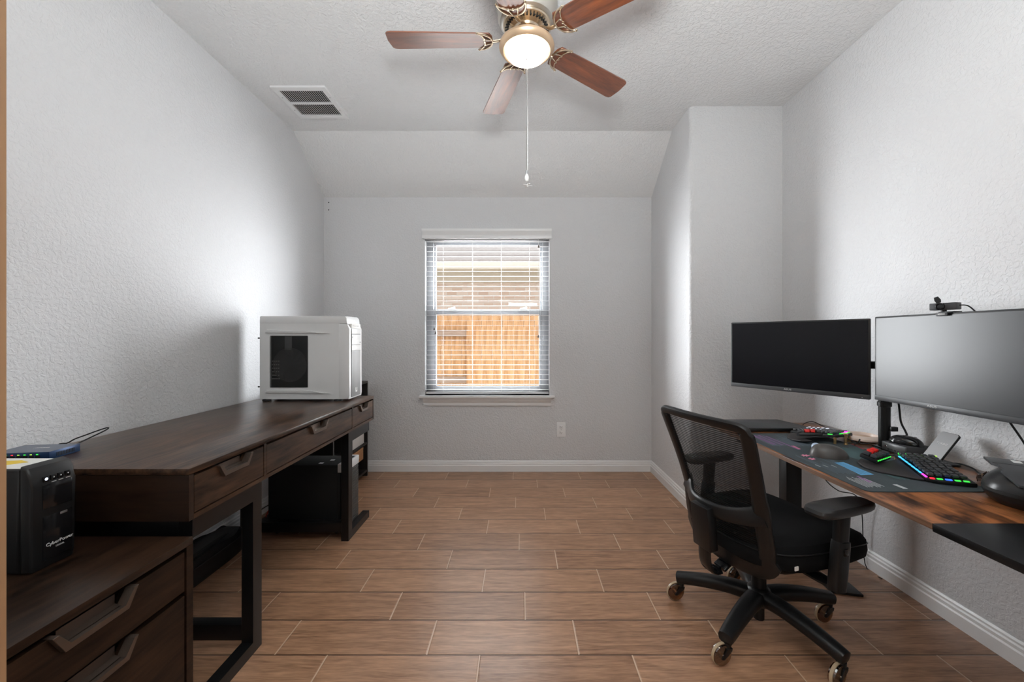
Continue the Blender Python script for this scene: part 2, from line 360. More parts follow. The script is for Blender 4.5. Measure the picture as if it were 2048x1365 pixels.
b = B(); prism(b, [(YS, ZC), (YB, ZS), (YB, ZC)], XL, XB, 'yz'); struct('ceiling_slope', b, MC, smooth=False)
struct('wall_outside', (lambda b: [box(b, x0, x1, YB+0.1205, YB+0.16, z0, z1) for x0, x1, z0, z1 in ((-3.5, WX0, -0.55, 3.2), (WX1, 3.5, -0.55, 3.2), (WX0, WX1, -0.55, WZ0), (WX0, WX1, WZ1, 3.2))] and b)(B()), mat('bounce_cutting_brown', (0.09, 0.055, 0.045), 0.9, bump=(30, 0.5, 0.01)), smooth=False)  # unseen cladding added, kept dark to cut lamp light bouncing onto the fence
# baseboards: profile (distance from wall, height)
BP = [(0, 0), (0.016, 0), (0.016, 0.052), (0.012, 0.058), (0.012, 0.070), (0.008, 0.076), (0.008, 0.084), (0.004, 0.092), (0, 0.092)]
def baseboard(name, M, L): struct(name, prism(B(), BP, 0, L, 'xz', M=M), MTRIM, smooth=False)
# local x = away from the wall, local y = along the wall
baseboard('baseboard_left', frame((XL, YN, 0), (1, 0, 0), (0, 1, 0), (0, 0, 1)), YB-YN)
baseboard('baseboard_back', frame((XL, YB, 0), (0, -1, 0), (1, 0, 0), (0, 0, 1)), XB-XL)
baseboard('baseboard_alcove', frame((XB, YA-0.016, 0), (-1, 0, 0), (0, 1, 0), (0, 0, 1)), YB-YA+0.016)
baseboard('baseboard_alcove_front', frame((XB-0.016, YA, 0), (0, -1, 0), (1, 0, 0), (0, 0, 1)), XR-XB+0.016)
baseboard('baseboard_right', frame((XR, YN, 0), (-1, 0, 0), (0, 1, 0), (0, 0, 1)), YA-YN)
# open door leaf beside the camera
d = struct('door_1', box(B(), -0.405, -0.362, -0.52, 0.283, 0.012, 2.04, 0.002), MDOOR)
o = obj('latch_plate', box(B(), -0.396, -0.371, 0.281, 0.2845, 0.99, 1.09, 0.001), MBRASS, d)
b = B(); cyl(b, (-0.361, 0.20, 1.0), (-0.33, 0.20, 1.0), 0.012); lathe(b, [(0.0, 0), (0.02, 0.004), (0.026, 0.018), (0.018, 0.034), (0, 0.038)], 20, T(-0.335, 0.20, 1.0) @ RY(90))
obj('door_handle', b, MBRASS, d)

# ---------------------------------------------------------------- window
win = bpy.data.objects.new('window_1', None); C.objects.link(win); win['kind'] = 'structure'; win.location = (0, 0, 0)
YG = YB+0.085
b = B()
fx0, fx1, fz0, fz1, zm = WX0, WX1, WZ0, WZ1, 1.36
for x0, x1, z0, z1 in ((fx0, fx0+0.058, fz0, fz1), (fx1-0.058, fx1, fz0, fz1), (fx0+0.058, fx1-0.058, fz0, fz0+0.04), (fx0+0.058, fx1-0.058, fz1-0.035, fz1)):
    box(b, x0, x1, YG-0.02, YG+0.03, z0, z1, 0.003)
obj('window_frame', b, MVINYL, win)
def sash(name, z0, z1, y, t, bz, tz):
    b = B(); a, c = fx0+0.058, fx1-0.058
    for x0, x1, p, q in ((a, a+t, z0, z1), (c-t, c, z0, z1), (a+t, c-t, z0, z0+bz), (a+t, c-t, z1-tz, z1)): box(b, x0, x1, y-0.012, y+0.012, p, q, 0.002)
    s = obj(name, b, MVINYL, win)
    obj('pane', box(B(), a+t-0.003, c-t+0.003, y-0.002, y+0.002, z0+bz-0.003, z1-tz+0.003), MGLASS, s)
sash('upper_sash', zm-0.005, fz1-0.03, YG+0.022, 0.018, 0.045, 0.03)
sash('lower_sash', fz0+0.035, zm+0.04, YG-0.006, 0.026, 0.035, 0.045)
b = B()
for x in (-0.60, 0.03): box(b, x-0.03, x+0.03, YG-0.03, YG-0.01, zm+0.035, zm+0.05, 0.003); cyl(b, (x, YG-0.028, zm+0.05), (x+0.03, YG-0.032, zm+0.058), 0.005)
obj('sash_lock', b, MTRIM, win)
# sill: board with moulded apron
b = B(); box(b, WX0-0.045, WX1+0.045, YB-0.045, YB+0.075, WZ0-0.022, WZ0, 0.004)
prism(b, [(YB, WZ0-0.088), (YB-0.012, WZ0-0.088), (YB-0.014, WZ0-0.062), (YB-0.026, WZ0-0.048), (YB-0.034, WZ0-0.0225), (YB, WZ0-0.0225)], WX0-0.012, WX1+0.012, 'yz')
struct('trim_1', b, MTRIM)
# blinds
bl = thing('window_blinds', 'white horizontal slat blinds hanging lowered with open slats in the window', 'blinds', ((WX0+WX1)/2, YB+0.03, WZ0))
hw = (WX1-WX0)/2-0.004; hz = WZ1-WZ0
v = prism(B(), [(-0.035, hz-0.03), (-0.062, hz-0.03), (-0.064, hz-0.012), (-0.060, hz-0.006), (-0.066, hz+0.010), (-0.076, hz+0.024), (-0.080, hz+0.036), (-0.080, hz+0.048), (-0.035, hz+0.048)], -hw-0.022, hw+0.022, 'yz')
obj('valance', v, MTRIM, bl)
obj('head_rail', box(B(), -hw, hw, -0.025, 0.025, hz-0.032, hz-0.002, 0.002), MBLIND, bl)
ns = 31; z0 = 0.045; z1 = hz-0.045
def slat():
    b = B(); n = 6; top = []; 
    pts = [(-0.0215+0.043*i/n, 0.0016*(1-(2*i/n-1)**2)) for i in range(n+1)]
    prism(b, pts + [(p[0], p[1]-0.0013) for p in pts[::-1]], -hw, hw, 'yz', M=RX(0)); return b
s0 = obj('slat', slat(), MBLIND, bl)
for i in range(ns):
    z = z0+(z1-z0)*i/(ns-1); a = RX(3 if i > 14 else 1)
    o = s0 if i == 0 else copypart(s0, bl)
    o.matrix_local = T(0, 0, z) @ a
obj('bottom_rail', box(B(), -hw, hw, -0.022, 0.022, 0.008, 0.026, 0.004), MBLIND, bl)
for x in (-0.385, -0.13, 0.12, 0.365):
    b = B()
    for y in (-0.0235, 0.0235): cyl(b, (x, y, 0.02), (x, y, hz-0.03), 0.0007, 6)
    obj('ladder_cord', b, MBLIND, bl)
def pull(x, z, y=-0.034):
    b = B(); cyl(b, (x, y, z+0.02), (x, y, hz-0.03), 0.0012, 6); o = obj('lift_cord', b, MBLIND, bl)
    b = B(); lathe(b, [(0, 0), (0.008, 0.001), (0.0075, 0.006), (0.003, 0.024), (0, 0.026)], 12, T(x, y, z)); obj('tassel', b, mat('brown_tassel', (0.05, 0.035, 0.025), 0.5) if 'brown_tassel' not in bpy.data.materials else bpy.data.materials['brown_tassel'], o)
pull(-0.455, 0.56); pull(-0.444, 0.525); pull(0.44, 0.495); pull(0.444, 1.27)

# ---------------------------------------------------------------- outside the window
g = struct('ground', box(B(), -6, 7, YB+0.13, 14, -0.62, -0.55), MSOIL)
fe = thing('wooden_fence', 'tall cedar picket fence with lit gaps outside the window, gate frame at its left', 'fence', (0, 5.6, -0.55))
fb = prism(B(), [(-0.0705, 0), (0.0705, 0), (0.0705, 2.05), (0.05, 2.07), (-0.05, 2.07), (-0.0705, 2.05)], 0, 0.018, 'xz')
p0 = obj('fence_board', fb, MFENCE, fe)
k = 0
for i in range(-12, 12):
    x = i*0.147-0.02
    o = p0 if k == 0 else copypart(p0, fe); k += 1
    o.matrix_local = T(x, 0.0 if x > -0.70 else 0.10, 0.0)
for z, n in ((1.72, 'fence_rail'), (1.06, 'fence_rail')):
    obj(n, box(B(), -1.7, -0.72, -0.04+0.09, 0.0+0.09, z, z+0.09), MFENCEG, fe)
obj('gate_post', box(B(), -0.745, -0.655, -0.03, 0.06, 0, 2.05), MFENCE, fe)
for z in (0.3, 1.85): obj('fence_rail', box(B(), -0.65, 1.7, 0.019, 0.055, z, z+0.09), MFENCEG, fe)
ho = thing('neighbouring_house', 'pale brick house wall with cream eave and light shingle roof beyond the fence', 'house', (0, 8.0, -0.55))
obj('brick_wall', box(B(), -6, 6, 0, 0.2, 0, 3.05), MBRICK, ho)
obj('frieze_board', box(B(), -6, 6, -0.05, -0.001, 2.80, 3.05), MEAVE, ho)
obj('soffit', box(B(), -6, 6, -0.45, -0.051, 3.0, 3.05), MEAVE, ho)
obj('gutter', box(B(), -6, 6, -0.58, -0.451, 2.98, 3.12, 0.01), MEAVE, ho)
b = B(); n = 9
for i in range(n):
    y = -0.56+i*0.30; z = 3.125+i*0.15
    prism(b, [(y, z), (y, z+0.03), (y+0.33, z+0.165+0.012), (y+0.33, z+0.14)], -6, 6, 'yz')
obj('shingle_roof', b, MROOF, ho)

# ---------------------------------------------------------------- outlet, screw holes, ceiling vent
def ou():
    o = thing('wall_outlet', 'white duplex power outlet on the back wall right of the window', 'outlet', (0.354, YB, 0.359))
    obj('cover_plate', prism(B(), rrect(-0.038, 0.038, -0.062, 0.062, 0.004), -0.006, 0, 'xz', 0.001), MTRIM, o)
    for z in (-0.024, 0.024):
        s = obj('socket', prism(B(), rrect(-0.017, 0.017, z-0.014, z+0.014, 0.008), -0.0085, -0.0055, 'xz', 0.0008), MTRIM, o)
        b = B(); box(b, -0.0075, -0.0055, -0.0091, -0.008, z-0.002, z+0.007); box(b, 0.0055, 0.0075, -0.0091, -0.008, z-0.002, z+0.006); cyl(b, (0, -0.0091, z-0.007), (0, -0.008, z-0.007), 0.0024, 10)
        obj('slot', b, MBLK, s)
    obj('screw', cyl(B(), (0, -0.0075, 0), (0, -0.005, 0), 0.003, 12), MSILV, o)
ou()
for z, l in ((2.316, 'upper small black screw anchor in the top left corner of the back wall'), (2.252, 'lower small black screw anchor in the top left corner of the back wall')):
    tag(obj('screw_anchor', lathe(B(), [(0, -0.004), (0.004, -0.0035), (0.005, 0)], 12, T(-1.648, YB, z) @ RX(-90)), MBLK), l, 'screw', 'screw anchors in the corner')
def vent():
    x0, x1, y0, y1 = -1.53, -1.197, 2.446, 2.795
    v = thing('ceiling_vent', 'white square air return grille with dark slots in the ceiling', 'vent', ((x0+x1)/2, (y0+y1)/2, ZC))
    W, D = (x1-x0)/2, (y1-y0)/2; b = B(); z = -0.012
    for a, c, e, f in ((-W, W, -D, -D+0.035), (-W, W, D-0.035, D), (-W, -W+0.03, -D+0.035, D-0.035), (W-0.03, W, -D+0.035, D-0.035)): box(b, a, c, e, f, z, 0)
    obj('vent_frame', b, MTRIM, v)
    obj('centre_bar', box(B(), -W+0.03, W-0.03, -0.008, 0.008, z+0.001, -0.001), MTRIM, v)
    obj('dark_duct', box(B(), -W+0.03, W-0.03, -D+0.035, D-0.035, -0.0018, -0.0002), MBLK, v)
    N = 20
    f = B(); box(f, -0.0009, 0.0009, -0.068, 0.068, -0.005, 0.0045, M=RY(-40)); f0 = obj('louver', f, MTRIM, v); first = True
    for y in (-0.0735, 0.0735):
        for i in range(N):
            o = f0 if first else copypart(f0, v); first = False
            o.matrix_local = T(-W+0.036+(2*W-0.072)*(i+0.5)/N, y, -0.0068)
    for x in (-W+0.015, W-0.015):
        for y in (-0.07, 0.07): obj('screw', cyl(B(), (x, y, z-0.0015), (x, y, z), 0.0035, 10), MSILV, v)
vent()

# ---------------------------------------------------------------- ceiling fan
def fan():
    fx, fy = 0.03, 1.78
    f = thing('ceiling_fan', 'five blade cherry wood ceiling fan with lit round glass lamp', 'ceiling fan', (fx, fy, ZC))
    Z = -ZC
    obj('motor_housing', lathe(B(), [(0.115, 0), (0.135, -0.004), (0.138, -0.03), (0.132, -0.034), (0.132, -0.055), (0.137, -0.06), (0.137, -0.075), (0.130, -0.085), (0.128, -0.13), (0.120, -0.145), (0.104, -0.152)], 48), MNICK2, f)
    h = obj('vented_hub', lathe(B(), [(0.104, -0.150), (0.106, -0.156), (0.103, -0.162), (0.062, -0.178), (0.058, -0.186), (0.045, -0.192), (0.032, -0.20), (0.032, -0.222)], 48), MNICKEL, f)
    b = B()
    for i in range(36):
        M = RZ(i*10) @ T(0.083, 0, -0.1705) @ RY(21.8); box(b, -0.015, 0.015, -0.0028, 0.0028, -0.0022, 0.002, M=M)
    obj('vent_slots', b, MBLK, h)
    # light kit
    zr = -0.245
    obj('light_fitter', lathe(B(), [(0.032, -0.212), (0.05, -0.216), (0.09, -0.224), (0.112, zr+0.010), (0.121, zr+0.002), (0.123, zr-0.008), (0.118, zr-0.018), (0.105, zr-0.026), (0.098, zr-0.024), (0.098, zr-0.012)], 48, cap=False), mat('warm_satin_metal', (0.70, 0.50, 0.33), 0.35, 0.6), f)
    obj('glass_lamp_bowl', lathe(B(), [(0.0975, zr-0.018), (0.096, zr-0.028), (0.084, zr-0.043), (0.06, zr-0.053), (0.03, zr-0.059), (0, zr-0.061)], 48), MGLOW, f)
    zb = 2.475-ZC
    # blade outline, x outward
    L0, L1, w0, w1 = 0.165, 0.615, 0.054, 0.066
    out = [(L0, -w0), (L1-0.03, -w1)]
    for a in (-60, -30): out.append((L1-0.025+0.025*math.cos(R(a)), -w1+0.025+0.025*math.sin(R(a))))
    out += [(L1+0.003, 0)] + [(p[0], -p[1]) for p in out[::-1]]
    out += [(L0-0.012, w0*0.6), (L0-0.015, 0), (L0-0.012, -w0*0.6)]
    bm = prism(B(), out, -0.003, 0.003, 'xy', 0.001, seg=1)
    bl0 = obj('fan_blade', bm, MBLADE, f)
    def iron():
        b = B(); z = -0.0065
        oc = [(0.145+0.075-0.068*math.cos(R(a))*1.0, 0.062*math.sin(R(a)), z) for a in range(-85, 86, 17)]
        ic = [(0.145+0.080-0.040*math.cos(R(a)), 0.062*math.sin(R(a)), z) for a in range(-85, 86, 17)]
        sweep(b, catmull(oc, 3), 0.008, 0.007, (0, 0, 1), n=8); sweep(b, catmull(ic, 3), 0.006, 0.006, (0, 0, 1), n=8)
        for y in (-0.022, 0.022): sweep(b, [(0.155, y*0.5, z), (0.189, y, z)], 0.006, 0.006, (0, 0, 1))
        for y in (-0.062, 0.062): ellipsoid(b, (0.215, y, z), 0.006, 0.006, 0.005, n=10)
        sweep(b, catmull([(0.052, 0, 0.028), (0.085, 0, 0.022), (0.115, 0, 0.0), (0.153, 0, z)], 5), 0.018, 0.008, (0, 0, 1), n=10, power=3)
        for y in (-0.04, 0, 0.04): lathe(b, [(0.006, 0), (0.005, -0.003), (0, -0.004)], 10, T(0.187, y*0.5, z-0.002))
        return b
    ir0 = obj('blade_bracket', iron(), MNICKEL, bl0)
    for i, a in enumerate((180, 108, 36, -36, -108)):
        o = bl0 if i == 0 else copypart(bl0, f)
        o.matrix_local = RZ(a) @ T(0, 0, zb) @ RX(-9)
    # pull chains
    zl = zr-0.061
    b = B(); z = zl+0.004
    cyl(b, (0.0, -0.004, zl-0.001), (0, -0.004, zl+0.02), 0.004, 8)
    c1 = ZC-1.885
    nb = 100
    for i in range(nb): z = zl-(i+0.5)*(c1+zl)/nb; lathe(b, [(0, -0.0017), (0.0014, 0), (0, 0.0017)], 6, T(0.0, -0.004, z))
    cyl(b, (0, -0.004, zl), (0, -0.004, -c1), 0.0007, 6)
    ch = obj('pull_chain', b, mat('dull_chain', (0.30, 0.29, 0.28), 0.4, 0.6), f)
    b = B(); lathe(b, [(0, -0.042), (0.006, -0.039), (0.010, -0.028), (0.009, -0.018), (0.005, -0.009), (0.004, -0.006)], 16, T(0, -0.004, -c1)); obj('bulb_pendant', b, mat('frosted_pendant', (0.85, 0.85, 0.83), 0.3), ch)
    obj('ferrule', cyl(B(), (0, -0.004, -c1-0.007), (0, -0.004, -c1+0.007), 0.0055, 12), MSILV, ch)
    b = B(); c2 = ZC-1.83; cyl(b, (0.004, 0.004, zl+0.01), (0.004, 0.004, -c2), 0.0007, 6)
    ch2 = obj('pull_chain', b, MCHROME, f)
    b = B(); lathe(b, [(0, -0.008), (0.004, -0.006), (0.004, 0.004), (0, 0.007)], 12, T(0.004, 0.004, -c2))
    for a in range(4): box(b, 0.003, 0.022, -0.004, 0.004, -0.001, 0.001, M=T(0.004, 0.004, -c2) @ RZ(90*a+20) @ RX(15))
    obj('fan_shaped_pendant', b, mat('white_pendant', (0.8, 0.8, 0.8), 0.3), ch2)
fan()

# ---------------------------------------------------------------- left desk
DX0, DX1, DY0, DY1, DZ = -1.61, -0.95, 1.148, 2.603, 0.773
def handle_pts(c, w, zt, d=0.028, s=0.014): return [(c-w/2, zt), (c-w/2+s, zt-d), (c+w/2-s, zt-d), (c+w/2, zt)]
def drawer(parent, y0, y1, z0, z1, xf, hc, hwid, hd, mw=MWOOD, depth=0.02, prot=0.012):
    s = 0.02
    outer = handle_pts(hc, hwid, z1, hd, s)
    pts = [(y0, z0), (y1, z0), (y1, z1)] + outer[::-1] + [(y0, z1)]
    dr = obj('drawer', prism(B(), pts, xf-depth, xf, 'yz'), mw, parent, smooth=False)
    t = 0.012
    hp = [(hc-hwid/2-t, z1+0.001), (hc-hwid/2+s-t*0.7, z1-hd-t), (hc+hwid/2-s+t*0.7, z1-hd-t), (hc+hwid/2+t, z1+0.001),
          (hc+hwid/2, z1+0.001), (hc+hwid/2-s, z1-hd), (hc-hwid/2+s, z1-hd), (hc-hwid/2, z1+0.001)]
    hb = prism(B(), hp, xf-depth*0.5, xf+prot, 'yz', 0.0008, seg=1)
    prism(hb, [(xf-depth*0.95, z1-0.004), (xf-depth*0.95, z1-hd), (xf-0.002, z1-hd), (xf-0.002, z1-hd+0.0015), (xf-depth*0.95+0.002, z1-hd+0.004), (xf-depth*0.95+0.002, z1-0.004)], hc-hwid/2+s*0.9, hc+hwid/2-s*0.9, 'xz')
    # angled scoop plate behind the opening
    prism(hb, [(xf-depth*0.9, z1-hd), (xf-0.001, z1-hd), (xf-0.001, z1-hd+0.002), (xf-depth*0.9, z1-hd+0.004)], hc-hwid/2+s, hc+hwid/2-s, 'xz') if False else None
    obj('handle', hb, MBRONZE, dr)
    return dr
def left_desk():
    d = thing('writing_desk', 'long dark walnut desk with three drawers and black metal legs along the left wall', 'desk', ((DX0+DX1)/2, (DY0+DY1)/2, 0))
    P = T(-(DX0+DX1)/2, -(DY0+DY1)/2, 0)
    objs = []
    def o(n, b, m, par=d, **k): x = obj(n, b, m, par, **k); objs.append(x); return x
    zt, zb = DZ, 0.622
    o('desktop', box(B(), DX0, DX1, DY0, DY1, zt-0.018, zt, 0.0015), MWOOD)
    b = B()
    box(b, DX0, DX1-0.0, DY0, DY0+0.017, zb, zt-0.0185)                # end panels
    o('side_panel', b, MWOODX)
    o('side_panel', box(B(), DX0, DX1, DY1-0.017, DY1, zb, zt-0.0185), MWOODX)
    o('back_panel', box(B(), DX0, DX0+0.015, DY0+0.0175, DY1-0.0175, zb, zt-0.0185), MWOOD)
    b = B(); box(b, DX0+0.0155, DX1-0.024, DY0+0.0175, DY1-0.0175, zb, zb+0.012); box(b, DX1-0.06, DX1-0.04, DY0+0.0175, DY1-0.0175, zb+0.0125, zt-0.019)
    o('inner_carcass', b, MBLK)
    b = B(); box(b, DX1-0.0235, DX1, DY0+0.0175, DY1-0.0175, zb, zb+0.014)
    for y in (1.492, 2.272): box(b, DX1-0.0235, DX1, y-0.007, y+0.007, zb+0.0145, zt-0.0185)
    o('front_rail', b, MWOOD)
    for y0, y1, hc, hwd in ((1.168, 1.482, 1.332, 0.135), (1.502, 2.262, 1.885, 0.14), (2.282, 2.583, 2.425, 0.11)):
        x = drawer(None, y0, y1, zb+0.018, zt-0.026, DX1-0.001, hc, hwd, 0.026)
        x.parent = d; objs.append(x)
    # leg frames
    for side in (0, 1):
        yA = DY0+0.035 if side == 0 else 2.258; yB = 1.498 if side == 0 else DY1-0.035
        py0, py1 = (1.452, 1.50) if side == 0 else (2.258, 2.306)
        for fx in (-1.010, -1.58):
            b = B(); x0, x1 = fx, fx+0.042
            prism(b, [(yA, 0.621), (yB, 0.621), (yB, 0.57), (py1 if side == 0 else yB, 0.57), (py1, 0.57), (py1, 0.001), (yB, 0.001) if side else (py1, 0.001),
                      ] if False else ([(yA, 0.621), (py1, 0.621), (py1, 0.0), (yA, 0.0), (yA, 0.042), (py0, 0.042), (py0, 0.556), (yA, 0.556)] if side == 0 else
                      [(yB, 0.621), (py0, 0.621), (py0, 0.0), (yB, 0.0), (yB, 0.042), (py1, 0.042), (py1, 0.556), (yB, 0.556)]), x0, x1, 'yz', 0.001, seg=1)
            o('leg', b, MBM)
        o('cross_bar', box(B(), -1.538, -1.010, py0+0.004, py0+0.046, 0.047, 0.103, 0.001), MBM)
        o('top_bar', box(B(), -1.538, -1.010, yA if side == 0 else yB-0.03, yA+0.03 if side == 0 else yB, 0.556, 0.621, 0.001), MBM)
    for x in objs:
        if x.parent == d: x.data.transform(P)
        for c in x.children: c.data.transform(P)
left_desk()

# ---------------------------------------------------------------- filing cabinet
def cabinet():
    x0, x1, y0, y1, zt = -1.62, -0.93, 0.60, 1.138, 0.585
    c = thing('filing_cabinet', 'low dark walnut two drawer filing cabinet in the lower left foreground', 'cabinet', (x0, y0, 0))
    P = T(-x0, -y0, 0); L = []
    def o(n, b, m, par=c, **k): x = obj(n, b, m, par, **k); L.append(x); return x
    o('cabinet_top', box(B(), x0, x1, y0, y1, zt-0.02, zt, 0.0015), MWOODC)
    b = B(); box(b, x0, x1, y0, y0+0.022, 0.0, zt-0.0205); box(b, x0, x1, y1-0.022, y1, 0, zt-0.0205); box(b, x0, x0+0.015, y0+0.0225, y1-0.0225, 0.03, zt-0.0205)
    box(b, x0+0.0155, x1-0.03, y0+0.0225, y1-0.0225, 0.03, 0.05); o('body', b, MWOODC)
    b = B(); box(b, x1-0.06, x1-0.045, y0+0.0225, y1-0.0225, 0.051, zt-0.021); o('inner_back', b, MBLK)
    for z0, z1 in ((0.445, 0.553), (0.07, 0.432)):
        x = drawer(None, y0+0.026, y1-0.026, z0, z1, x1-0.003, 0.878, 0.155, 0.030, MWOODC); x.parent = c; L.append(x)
    for x in L:
        x.data.transform(P)
        for q in x.children: q.data.transform(P)
cabinet()

# ---------------------------------------------------------------- battery backup on the cabinet
def ups():
    x0, x1, y0, y1, z0, z1 = -1.52, -1.160, 0.95, 1.043, 0.585, 0.840
    u = thing('battery_backup', 'black tower battery backup with lit power button standing on the filing cabinet', 'battery backup', (x0, y0, z0))
    L, W, Hh = x1-x0, y1-y0, z1-z0
    b = B(); pr = [(0, 0), (L-0.03, 0), (L-0.03, Hh-0.004), (0, Hh-0.004)]
    prism(b, pr, 0.0, W, 'xz', 0.008, seg=3); obj('body', b, MBP, u)
    b = B()
    pts = [(L-0.029, 0.002), (L-0.004, 0.002), (L, 0.02), (L, Hh-0.05), (L-0.003, Hh-0.02), (L-0.012, Hh-0.004), (L-0.029, Hh+0.002)]
    prism(b, pts, -0.001, W+0.001, 'xz', 0.006, seg=3); fr = obj('front_bezel', b, MBP, u)
    Fx = L+0.0006
    obj('display', box(B(), Fx-0.0008, Fx+0.0006, 0.022, W-0.008, 0.145, 0.205, 0.0005), MBG, fr)
    obj('lower_panel', box(B(), Fx-0.0008, Fx+0.0006, 0.022, W-0.008, 0.02, 0.128, 0.0005), MBG, fr)
    obj('usb_port', box(B(), Fx-0.0005, Fx+0.0015, W-0.035, W-0.019, 0.120, 0.126, 0.001), MSILV, fr)
    FM = frame((Fx+0.001, 0, 0), (0, 1, 0), (0, 0, 1), (1, 0, 0))
    for i, y in enumerate((0.029, 0.045, 0.060, 0.076)):
        bt = obj('button', box(B(), Fx-0.004, Fx+0.0004, y-0.006, y+0.006, 0.212, 0.225, 0.001), MBG, fr)
        obj('indicator', lathe(B(), [(0.0036 if i == 0 else 0.0015, 0), (0, 0.0004)], 14, frame((Fx+0.0006, y, 0.219), (0, 1, 0), (0, 0, 1), (1, 0, 0))), LW if i == 0 else MTXTW, bt)
        if i: obj('print_line', box(B(), Fx, Fx+0.0006, y-0.005, y+0.005, 0.2075, 0.209), MTXT, fr)
    text('CyberPower', 0.0115, FM @ T(0.057, 0.056, 0), MTXTW, fr, sx=1.0)
    text('1500VA', 0.006, FM @ T(0.057, 0.045, 0), MTXT, fr)
    b = B(); box(b, 0.07, L-0.036, 0.006, W-0.006, Hh-0.0042, Hh-0.003); lb = obj('paper_label', b, MLABEL, u)
    b = B(); prism(b, [(0.16, 0.02), (0.235, 0.016), (0.285, 0.055), (0.25, 0.070), (0.16, 0.055)], Hh-0.003, Hh-0.0024); obj('yellow_print', b, MYEL, lb)
    b = B()
    for i in range(14): box(b, 0.05, L-0.10, -0.0018, 0.001, 0.10+i*0.009, 0.1035+i*0.009)
    obj('vent_ribs', b, MBLK, u)
    obj('side_groove', box(B(), L-0.075, L-0.071, -0.0012, 0.001, 0.02, Hh-0.02), MBLK, u)
ups()

# ---------------------------------------------------------------- network switch
def switch():
    s = thing('network_switch', 'small blue steel network switch with green port lights on the left desk', 'network switch', (-1.445, 1.228, DZ), 8)
    L, W, Hh = 0.158, 0.10, 0.026
    b = B(); box(b, -L, 0, 0, W, 0.0015, Hh, 0.001); obj('case', b, MBLUE, s)
    obj('top_cover', box(B(), -L+0.001, -0.001, 0.001, W-0.001, Hh, Hh+0.0006), MSLATE, s)
    text('NETGEAR', 0.010, T(-0.07, 0.055, Hh+0.0008), MTXTW, s)
    b = B()
    for i in range(12): box(b, -0.001, 0.0006, 0.022+i*0.005, 0.0245+i*0.005, 0.007, 0.019)
    obj('vent_slots', b, MBLK, s)
    pc = [LG, LY, LG, LR, LY, LG, LY, LG]
    for i in range(8):
        x = -L+0.012+i*0.0165
        p = obj('port', box(B(), x-0.006, x+0.006, -0.0012, 0.001, 0.006, 0.017), MBLK, s)
        obj('port_light', box(B(), x-0.003, x+0.002, -0.0022, -0.0012, 0.0185, 0.021), pc[i], p)
    for x in (-L+0.01, -0.01):
        for y in (0.01, W-0.01): obj('foot', cyl(B(), (x, y, 0), (x, y, 0.002), 0.004, 10), MBLK, s)
    tag(obj('power_cord', tube(B(), [(-1.50, 1.345, DZ+0.015), (-1.52, 1.40, DZ+0.02), (-1.49, 1.44, DZ+0.045), (-1.50, 1.45, DZ+0.05), (-1.55, 1.43, DZ+0.03), (-1.60, 1.42, DZ+0.006), (-1.64, 1.40, DZ-0.05), (-1.655, 1.39, 0.3), (-1.655, 1.39, 0.006)], 0.0022), MBLK), 'thin black cord looping up behind the blue network switch', 'cord')
switch()

